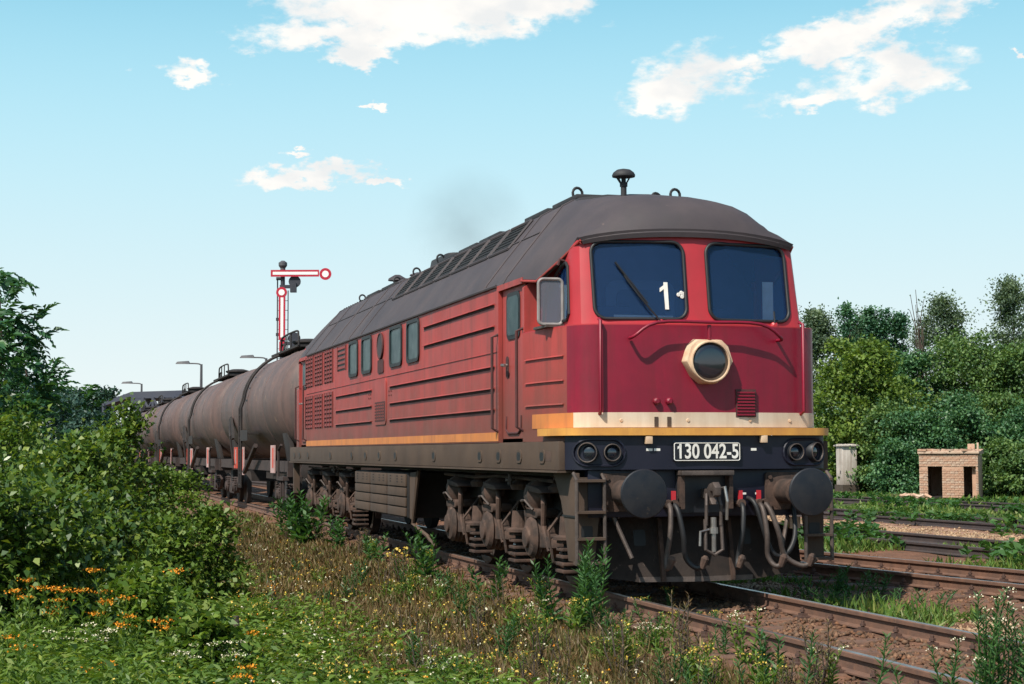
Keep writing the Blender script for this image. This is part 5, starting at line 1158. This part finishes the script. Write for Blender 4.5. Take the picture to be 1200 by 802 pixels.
# --- pinnate ash (tree of heaven) at the left edge
def frond(n=7, L_=.40):
    """one compound leaf along +x"""
    Pp, Tt, ll = [], [], []
    for i in range(n):
        f = .2+.8*i/(n-1)
        for s in (-1, 1):
            Pp.append((f*L_, 0, .08*math.sin(f*2.2)*L_-.3*f**3*L_)); Tt.append((.6, s*.8, -.1-.25*f+.15*rng.normal())); ll.append(.15*(1.1-.6*abs(f-.4)))
    return np.array(Pp), np.array(Tt), np.array(ll)
def ash(loc, h, rad, nfr, label):
    t = thing('ash_tree', label, 'tree', loc); mb = MB(); tp = branches(mb, (0, 0, -.15), h*.9, .08, rad*.8, 14, .25)
    ORG[t.name] = (0, 0, 0); part('trunk', mb, 'bark', t)
    fP, fT, fl = frond(); parts_ = []
    tpc = np.concatenate([tp, np.stack([rng.normal(size=26)*rad*.42, rng.normal(size=26)*rad*.42, h*rng.uniform(.25, .93, 26)], 1)]); ci = rng.integers(0, len(tpc), nfr)
    C = tpc[ci]+rng.normal(size=(nfr, 3))*.10; an = np.arctan2(C[:, 1], C[:, 0])+rng.normal(size=nfr)*.9
    for i in range(nfr):
        a = an[i]; e = rng.uniform(-.5, 1.1); X_ = np.array([math.cos(a)*math.cos(e), math.sin(a)*math.cos(e), math.sin(e)]); Y_ = np.array([-math.sin(a), math.cos(a), 0]); Z_ = np.cross(X_, Y_); M_ = np.stack([X_, Y_, Z_])
        sc = rng.uniform(.7, 1.25); V, F = leafarr(C[i]+(fP*sc)@M_, fT@M_, fl*sc, fl*sc*.42, up=Z_); parts_.append((V, F))
    V, F = cat(parts_); npmesh('crown', V, F, 'leaf_ash', t)
ash(gloc(-4, 25), htop(5, 310, 25)+.5, .80, 300, 'dark ash tree with feathered leaves against the sky')
ash(gloc(44, 28), htop(52, 398, 28)+.5, .55, 200, 'lower ash tree with feathered leaves beside the taller one')
ash(gloc(-50, 23), htop(-40, 340, 23)+.5, .9, 240, 'dark ash tree cut by the edge beside the tall ash')
# --- leafy shrubs on the left bank
def shrub(px, d, py, w, leaf, n, lb, ll=.085, lw=.055, group='leafy shrubs on the left bank'):
    l = gloc(px, d); h = htop(px, py, d)-l[2]
    return tree('shrub', lb, 'shrub', l, h, w/2, bush_, leaf, 90, n, ll, lw, w*.11, 0., .03, 16, group, .05, .35)
shrub(8, 21, 485, 1.9, 'leaf_shrub', 6500, 'large glossy shrub growing under the tall ash tree')
shrub(84, 20, 512, 1.5, 'leaf_shrub', 6000, 'glossy shrub second along from the tall ash tree')
shrub(148, 24, 476, .9, 'leaf_shrub', 3200, 'upright slender shrub in front of the trackside hut')
shrub(124, 22, 512, 1.0, 'leaf_herb', 3600, 'light green shrub beside the upright slender one')
shrub(172, 27, 545, 1.2, 'leaf_herb', 3600, 'pale green shrub in front of the far tank wagons')
shrub(214, 34, 556, 1.2, 'leaf_herb', 3000, 'low pale shrub beside the bogies of the second tank wagon')
shrub(50, 16, 580, 1.5, 'leaf_shrub', 6500, 'low dark glossy shrub above the orange flowers')
shrub(112, 17.5, 585, 1.15, 'leaf_shrub', 4500, 'low dark glossy shrub beside the pale leafy bramble')
shrub(-24, 15, 560, 1.5, 'leaf_shrub', 5000, 'dark glossy shrub cut by the edge of the bank')
shrub(196, 20, 612, .85, 'leaf_herb', 2200, 'pale leafy bramble growing between shrubs and dry grass')
shrub(254, 20.5, 598, .65, 'leaf_herb', 1700, 'small leafy bramble reaching into the dry grass')
shrub(168, 14.6, 672, .7, 'leaf_herb', 2000, 'pale leafy bramble among the orange tansy')
shrub(240, 13.6, 716, .55, 'leaf_herb', 1600, 'dark leafy clump beside a rusty stake in the grass')
# --- tall weeds
def weed(loc, h, nst, leaf, ll, lw, per, label, spread=.18, flower=None, group=None, cat_='weed', name='tall_weed', fsize=.02, nfl=40):
    t = thing(name, label, cat_, loc, group); mb = MB(); ps = []; fl = []
    for k in range(nst):
        a = rng.uniform(0, 6.283); r_ = spread*rng.random()**.5; b = np.array([math.cos(a)*r_*.35, math.sin(a)*r_*.35, -.03]); hh = h*rng.uniform(.72, 1.0); e = np.array([math.cos(a)*r_*1.3, math.sin(a)*r_*1.3, hh]); m = (b+e)/2+np.array([rng.normal()*.02, rng.normal()*.02, .03])
        mb.tube([tuple(b), tuple(m), tuple(e)], [.007, .006, .003], 5)
        n = int(per*hh); f = np.linspace(.08, 1, n); an = np.arange(n)*2.4+rng.uniform(0, 6)
        Pp = b+(e-b)*f[:, None]+((m-(b+e)/2)*(4*f*(1-f))[:, None]); T_ = np.stack([np.cos(an), np.sin(an), .45+.7*f], 1)
        ps.append(leafarr(Pp, T_, ll*(1.15-.65*f)*rng.uniform(.8, 1.2, n), lw*(1.1-.5*f), up=np.array([0, 0, 1.])))
        if flower:
            c = e+np.concatenate([rng.normal(size=(nfl, 2))*fsize*2.1, rng.normal(size=(nfl, 1))*fsize*.45], 1); fl.append(leafarr(c, rng.normal(size=(nfl, 3))*.35+np.array([0, 0, .2])+rdir(nfl)*.5, fsize, fsize*1.0, up=np.array([0, 0, 1.])))
    ORG[t.name] = (0, 0, 0); part('stems', mb, 'bark' if flower is None and leaf == 'grass_dry' else leaf, t)
    V, F = cat(ps); npmesh('leaves', V, F, leaf, t)
    if fl: V, F = cat(fl); npmesh('flower_heads', V, F, flower, t)['kind'] = 'stuff'
    return t
def gpt(px, py, extra=0.):
    """point of the ground under a pixel"""
    v = ray(px, py); z = -.3
    for _ in range(8): t = (z-CAM[2])/v[2]; q = CAM+v*t; z = float(gz(q[0], q[1]))
    return (q[0], q[1], z)
def wh(px, pyb, pyt):
    g = gpt(px, pyb); d = float((np.array(g)-CAM)@D_); return g, (pyb-pyt)*d/FPX
def wl(px, pyt, y):
    """foot of a plant standing on the line y beside the track, and its height from its top pixel"""
    v = ray(px, pyt); q = CAM+v*((y-CAM[1])/v[1]); g = float(gz(q[0], q[1])); return (q[0], q[1], g), float(q[2])-g
g, h = wl(676, 634, -1.62); weed(g, h, 5, 'leaf_weed', .16, .030, 75, 'tall bright green weed at the locomotive front steps', .22)
g, h = wl(655, 654, -1.66); weed(g, h, 4, 'leaf_weed', .15, .030, 70, 'shorter green weed beside the tall one at the front steps', .2)
g, h = wl(703, 650, -1.55); weed(g, h, 4, 'leaf_weed', .15, .028, 70, 'green weed leaning under the front buffer', .2)
g, h = wl(362, 572, -1.75); weed(g, h, 8, 'leaf_weed', .26, .085, 34, 'broad leaved green weed in front of the rear bogie', .5)
g, h = wl(345, 588, -1.7); weed(g, h, 5, 'leaf_weed', .22, .07, 34, 'low broad leaved weed beside the rear bogie', .4)
g, h = wl(398, 606, -1.62); weed(g, h, 5, 'leaf_weed', .18, .06, 34, 'small broad leaved weed below the equipment box', .35)
g, h = wl(507, 618, -1.62); weed(g, h, 5, 'leaf_weed', .16, .05, 40, 'dark green weed between box and front bogie', .3)
g, h = wl(577, 652, -1.65); weed(g, h, 4, 'leaf_weed', .14, .045, 50, 'small green weed below the middle axle', .2)
g, h = wl(440, 624, -1.62); weed(g, h, 4, 'leaf_weed', .14, .05, 50, 'small green weed under the equipment box', .25)
for px, pb, pt, n, lb in ((1150, 850, 688, 7, 'tall bushy fleabane weed in front of the rails'), (1172, 840, 716, 5, 'bushy fleabane weed beside the taller one'), (1122, 852, 738, 4, 'fleabane weed left of the tall bushy one'), (1198, 850, 700, 5, 'fleabane weed at the edge beside the tall bushy one'),
        (930, 838, 736, 1, 'single slender weed stem before the near rail, with pale tip'), (1002, 838, 742, 1, 'single slender weed stem leaning before the near rail'), (1060, 830, 770, 1, 'short slender weed stem before the near rail'), (880, 820, 772, 2, 'short weed tuft before the near rail')):
    g, h = wh(px, pb, pt); weed(g, h, n, 'leaf_weed', .11, .018, 95, lb, .16, 'flower_white' if n > 3 else None, fsize=.012, nfl=14)
for px, pb, pt, lb in ((785, 715, 682, 'small weed stem beside the near rail below the plough'), (808, 738, 718, 'small yellow flowered weed beside the near rail'), (832, 735, 710, 'small weed growing against the near rail'), (757, 728, 700, 'yellow flowered weed at the ballast edge')):
    g, h = wh(px, pb, pt); weed(g, h, 3, 'leaf_weed', .07, .018, 90, lb, .1, 'flower_yellow', fsize=.012, nfl=12)
for px, pb, pt in ((950, 700, 672), (975, 700, 662), (1002, 702, 668), (1030, 700, 676), (1050, 715, 690), (985, 715, 690), (1095, 715, 688)):
    g, h = wh(px, pb, pt); t = weed(g, h, 6, 'leaf_weed', .10, .02, 75, 'green weed tuft growing between the two nearest tracks', .3, group='weed tufts between the tracks')
# evening primrose stalk with pale yellow flowers, tansy with orange heads
g, h = wh(468, 678, 645); weed(g, h, 3, 'leaf_weed', .1, .03, 50, 'pale yellow primrose flowers on a stalk below the equipment box', .12, 'flower_yellow', fsize=.045, nfl=10)
tan_spots = ((50, 700, 636), (66, 745, 678), (28, 742, 672), (82, 756, 676), (108, 760, 682), (128, 752, 690), (205, 745, 657), (132, 730, 668), (98, 770, 690), (150, 790, 715), (118, 840, 772), (212, 760, 728), (228, 790, 718), (255, 790, 732), (300, 845, 778), (303, 790, 736), (85, 840, 792), (10, 840, 748), (155, 840, 726), (185, 795, 706), (45, 790, 700), (240, 800, 742))
for i, (px, pb, pt) in enumerate(tan_spots):
    g = gpt(px, max(pb, 790)); d = float((np.array(g)-CAM)@D_); d = min(d, 13.8); q = at(px, pt, d); l = (q[0], q[1], float(gz(q[0], q[1]))); h = q[2]-l[2]
    weed(l, max(.35, h), 2 if i % 3 else 1, 'leaf_herb', .13, .035, 42, 'orange flowering tansy plant on the left bank', .14, 'flower_orange', 'tansy plants on the left bank', 'flower', 'tansy_plant', .018, 44)
for i, (px, pb, pt) in enumerate(((98, 800, 722), (140, 800, 728), (58, 800, 735), (205, 810, 755), (235, 812, 762), (262, 805, 750), (180, 830, 780))):
    g = gpt(px, max(pb, 790)); q = at(px, pt, 13.2); l = (q[0], q[1], float(gz(q[0], q[1])))
    weed(l, max(.3, q[2]-l[2]), 4, 'leaf_herb', .10, .03, 45, 'cream flowering yarrow plant on the left bank', .16, 'flower_white', 'yarrow plants on the left bank', 'flower', 'yarrow_plant', .014, 26)
g, h = wh(276, 770, 735); st = part('wooden_stake', MB().tube([(0, 0, -.1), (.02, .01, h*.6), (.03, 0, h+.1)], [.035, .032, .026], 7), 'bark'); st.location = g; tag(st, 'short weathered wooden stake standing in the left grass', 'stake')

# --- ground cover: blades and herbs nobody could count
def nz2(x, y, s): return np.sin(x*s+1.7*np.sin(y*s*.8+1))*.5+np.sin(y*s*1.3+1.1*np.sin(x*s*1.1))*.5
def scatter(n, xr, yr, pw=1.2):
    x = rng.uniform(*xr, n*3); y = rng.uniform(*yr, n*3); d = np.hypot(x-CAM[0], y-CAM[1]); keep = rng.random(n*3) < np.clip((11/np.maximum(d, 7))**pw, .05, 1)
    return x[keep][:n*2], y[keep][:n*2]
def blades(name, label, cat_, leaf, x, y, h0, h1, w, lean=.5):
    n = len(x); P_ = np.stack([x, y, gz(x, y)-.01], 1); d = np.hypot(x-CAM[0], y-CAM[1]); hh = rng.uniform(h0, h1, n)*(.7+.3*nz2(x, y, .9)); hh = np.maximum(hh, .04)
    T_ = np.stack([rng.normal(size=n)*lean, rng.normal(size=n)*lean, np.ones(n)], 1)
    V, F = leafarr(P_, T_, hh, w*np.maximum(1, d/13), fold=.1); o = npmesh(name, V, F, leaf); tag(o, label, cat_); o['kind'] = 'stuff'
x, y = scatter(330000, (-32, 9), (-10.5, -1.05)); g_ = .42*sm(-2.0, -6.0, y)+.34*nz2(x, y, .75)+.30*nz2(x, y, 2.1)+.22*sm(-6, 3, x)*sm(-2.0, -3.4, y)
edge = rng.random(len(x)) < np.maximum(sm(-1.25, -2.2, y+.45*nz2(x, y, 1.2)+.3*nz2(x, y, 3.1)), .10*(nz2(x, y, 2.3) > .1)); gr = (rng.random(len(x)) < np.clip(g_+.17, .12, .95))
blades('dry_grass', 'brown and straw coloured dry grass beside the track', 'grass', 'grass_dry', x[edge & ~gr], y[edge & ~gr], .08, .30, .014)
blades('green_grass', 'short green grass on the left bank', 'grass', 'grass_green', x[edge & gr], y[edge & gr], .06, .24, .018, .8)
# leafy herb layer
x, y = scatter(26000, (-16, 8), (-10.5, -3.0)); k = rng.random(len(x)) < np.clip(.62*sm(-3.2, -5.6, y)+.45*nz2(x, y, .8)*sm(-2.5, -4, y)+.25*sm(-4, 3, x), 0, 1); x, y = x[k], y[k]
n = len(x); hh = rng.uniform(.12, .30, n)+.38*sm(-4.8, -6.6, y)*rng.random(n); parts_ = []
for k in range(7):
    f = .3+.7*k/6; an = rng.uniform(0, 6.283, n); Pp = np.stack([x+rng.normal(size=n)*.02, y+rng.normal(size=n)*.02, gz(x, y)+hh*f*.9], 1); T_ = np.stack([np.cos(an), np.sin(an), rng.uniform(-.1, .7, n)], 1)
    parts_.append(leafarr(Pp, T_, rng.uniform(.05, .12, n), rng.uniform(.018, .040, n), up=np.array([0, 0, 1.])))
V, F = cat(parts_); o = npmesh('wild_herbs', V, F, 'leaf_herb'); tag(o, 'low leafy wild herbs carpeting the left bank', 'herbs'); o['kind'] = 'stuff'
for nm, leaf, n, lb, r0_, r1_ in (('yellow_blossom', 'flower_yellow', 1300, 'tiny yellow blossoms scattered through the grass', .012, .026), ('white_blossom', 'flower_white', 800, 'tiny white blossoms scattered through the grass', .012, .028), ('orange_blossom', 'flower_orange', 500, 'tiny orange blossoms scattered through the grass', .012, .022)):
    x, y = scatter(n, (-18, 8), (-9, -2.2), 1.6); n = len(x); Pp = np.stack([x, y, gz(x, y)+rng.uniform(.08, .34, n)], 1); parts_ = []
    for a in range(3):
        parts_.append(leafarr(Pp+rng.normal(size=(n, 3))*.008, rdir(n), rng.uniform(r0_, r1_, n), rng.uniform(r0_, r1_, n), up=np.array([0, 0, 1.])))
    V, F = cat(parts_); o = npmesh(nm, V, F, leaf); tag(o, lb, 'flowers'); o['kind'] = 'stuff'
# weeds and grass right of the train
def patch(n, xr, yr, thr, s): 
    x = rng.uniform(*xr, n); y = rng.uniform(*yr, n); k = nz2(x, y, s)+.35*nz2(y, x, s*2.7) > thr; return x[k], y[k]
a = patch(10000, (-10, 9), (1.35, 2.9), .05, 1.1); b = patch(9000, (-16, 6), (5.4, 6.9), .25, .9); c = patch(9000, (-40, 2), (8.9, 11.0), .75, .8); e = patch(30000, (-60, 0), (13.4, 18.5), .05, .7); f = patch(60000, (-75, -5), (18.5, 34), -.9, .4); g2 = patch(9000, (-30, 6), (6.7, 8.7), .45, 1.2); g3 = patch(6000, (-50, 0), (11.6, 13.2), .4, 1.2)
x = np.concatenate([q[0] for q in (a, b, c, e, f, g2, g3)]); y = np.concatenate([q[1] for q in (a, b, c, e, f, g2, g3)])
ok = np.array([abs(abs(yy-y2(xx))-.75) > .12 for xx, yy in zip(x, y)]) & (np.abs(y) > 1.0); x, y = x[ok], y[ok]
blades('siding_grass', 'green grass and weeds growing among the sidings', 'grass', 'grass_green', x, y, .08, .28, .018, .7)
n = 3800; x = rng.uniform(-45, 0, n); y = rng.choice([7.0, 8.6, 11.8, 13.4, 14.6, 17.5, 19.5], n)+rng.normal(size=n)*.5; k = nz2(x, y, .9) > .15; x, y = x[k], y[k]; n = len(x); parts_ = []
for q in range(9):
    an = rng.uniform(0, 6.283, n); parts_.append(leafarr(np.stack([x, y, gz(x, y)+rng.uniform(.02, .2, n)], 1), np.stack([np.cos(an), np.sin(an), rng.uniform(.1, .9, n)], 1), rng.uniform(.10, .22, n), rng.uniform(.05, .11, n), up=np.array([0, 0, 1.])))
V, F = cat(parts_); o = npmesh('leafy_weeds', V, F, 'leaf_weed'); tag(o, 'broad leafy weeds sprouting along the siding rails', 'weeds'); o['kind'] = 'stuff'
# stones
OCT = np.array([(1, 0, 0), (-1, 0, 0), (0, 1, 0), (0, -1, 0), (0, 0, 1), (0, 0, -1)], float); OF = np.array([(0, 2, 4), (2, 1, 4), (1, 3, 4), (3, 0, 4), (2, 0, 5), (1, 2, 5), (3, 1, 5), (0, 3, 5)])
def stones(name, label, leaf, x, y, r0_, r1_, up=0.):
    n = len(x); r_ = rng.uniform(r0_, r1_, n)[:, None, None]; V = OCT[None]*r_*rng.uniform(.55, 1.2, (n, 6, 1)); a = rng.uniform(0, 6.28, n); c, s_ = np.cos(a)[:, None], np.sin(a)[:, None]
    V = np.stack([V[..., 0]*c-V[..., 1]*s_, V[..., 0]*s_+V[..., 1]*c, V[..., 2]*.75+V[..., 0]*.3], -1)+np.stack([x, y, gz(x, y)+up], 1)[:, None]
    o = npmesh(name, V.reshape(-1, 3), (OF[None]+6*np.arange(n)[:, None, None]).reshape(-1, 3), leaf); tag(o, label, 'gravel'); o['kind'] = 'stuff'
n = 26000; x = rng.uniform(-24, 14, n); y = rng.normal(size=n)*1.15; k = (np.abs(np.abs(y)-.7515) > .07) & (np.abs(y) < 2.6); stones('ballast', 'rusty brown ballast stones around the near track', 'stones_rust', x[k], y[k], .012, .042, .006)
n = 12000; x = rng.uniform(-12, 10, n); y = np.array([y2(q) for q in x])+rng.normal(size=n)*1.0; k = np.abs(np.abs(y-np.array([y2(q) for q in x]))-.75) > .1; stones('ballast', 'rusty brown ballast stones around the second track', 'stones_rust', x[k], y[k], .012, .04, .006)
n = 5000; x = rng.uniform(-6, 10, n); y = 1.5+rng.random(n)*.9; stones('pale_gravel', 'pale pinkish gravel along the right edge of the near track', 'stones_pale', x, y, .012, .034, .004)
n = 12000; x = rng.uniform(-45, 4, n); y = 10.1+rng.normal(size=n)*.75+.06*(x+8)*.5; stones('pale_gravel', 'pale pinkish gravel strip between the sidings', 'stones_pale', x, y, .015, .05, .004)

# taller plants of several kinds growing up to the rail
kinds = (('leaf_weed', .11, .022, 70, None), ('grass_dry', .10, .014, 60, None), ('leaf_herb', .10, .03, 55, 'flower_yellow'), ('leaf_herb', .08, .022, 70, 'flower_white'))
protos = []
for i in range(8):
    lf, ll_, lw_, per_, fl_ = kinds[i % 4]
    lb = {None: 'green stemmed weed standing in the verge grass' if lf == 'leaf_weed' else 'dry brown stemmed weed standing in the verge grass', 'flower_yellow': 'small yellow flowered weed in the verge grass', 'flower_white': 'small white flowered weed in the verge grass'}[fl_]
    q = gpt(420+i*30, 690+i*9); protos.append(weed(q, .38 if lf != 'grass_dry' else .45, 4, lf, ll_, lw_, per_, lb, .12, fl_, {'leaf_weed': 'green stemmed weeds in the verge', 'grass_dry': 'dry stemmed weeds in the verge'}.get(lf, 'yellow flowered weeds in the verge' if fl_ == 'flower_yellow' else 'white flowered weeds in the verge'), name='verge_weed', fsize=.014, nfl=12))
for i in range(120):
    px = random.uniform(300, 1000); base_ = 610+(px-300)*.27; py = base_+random.random()**1.3*(840-base_)
    q = gpt(px, py)
    if abs(q[1]) < 1.15: continue
    dup(protos[random.choice((0, 1, 1, 2, 3, 4, 5, 5, 6, 7))], None, q, random.uniform(0, 6.28), random.uniform(.55, 1.15))

# tall stemmed herbs of the left bank: a mass of stems and narrow leaves
n = 1150; x = rng.uniform(-3.5, 6.0, n); y = rng.uniform(-9.5, -4.9, n); k = nz2(x, y, 1.1)+.4*nz2(y, x, 2.7)+.9*sm(-5.0, -6.4, y) > .25; x, y = x[k], y[k]; n = len(x)
hh = rng.uniform(.28, .52, n)+.28*sm(-5.6, -7.2, y)*rng.random(n); lean = rng.normal(size=(n, 2))*.09; parts_ = []; z0_ = gz(x, y)
for q in range(24):
    f = .12+.88*q/23; an = q*2.4+rng.uniform(0, 6.283, n); Pp = np.stack([x+lean[:, 0]*f, y+lean[:, 1]*f, z0_+hh*f], 1); T_ = np.stack([np.cos(an), np.sin(an), .35+.8*f+rng.normal(size=n)*.15], 1)
    parts_.append(leafarr(Pp, T_, .13*(1.15-.7*f)*rng.uniform(.7, 1.2, n), .026*(1.1-.5*f)*rng.uniform(.7, 1.3, n), up=np.array([0, 0, 1.])))
P0_ = np.stack([x, y, z0_-.02], 1); parts_.append(leafarr(P0_, np.stack([lean[:, 0], lean[:, 1], hh], 1), hh, .012, fold=.05))
V, F = cat(parts_); o = npmesh('tall_herbs', V, F, 'leaf_herb'); tag(o, 'tall stemmed green herbs crowding the left bank', 'herbs'); o['kind'] = 'stuff'
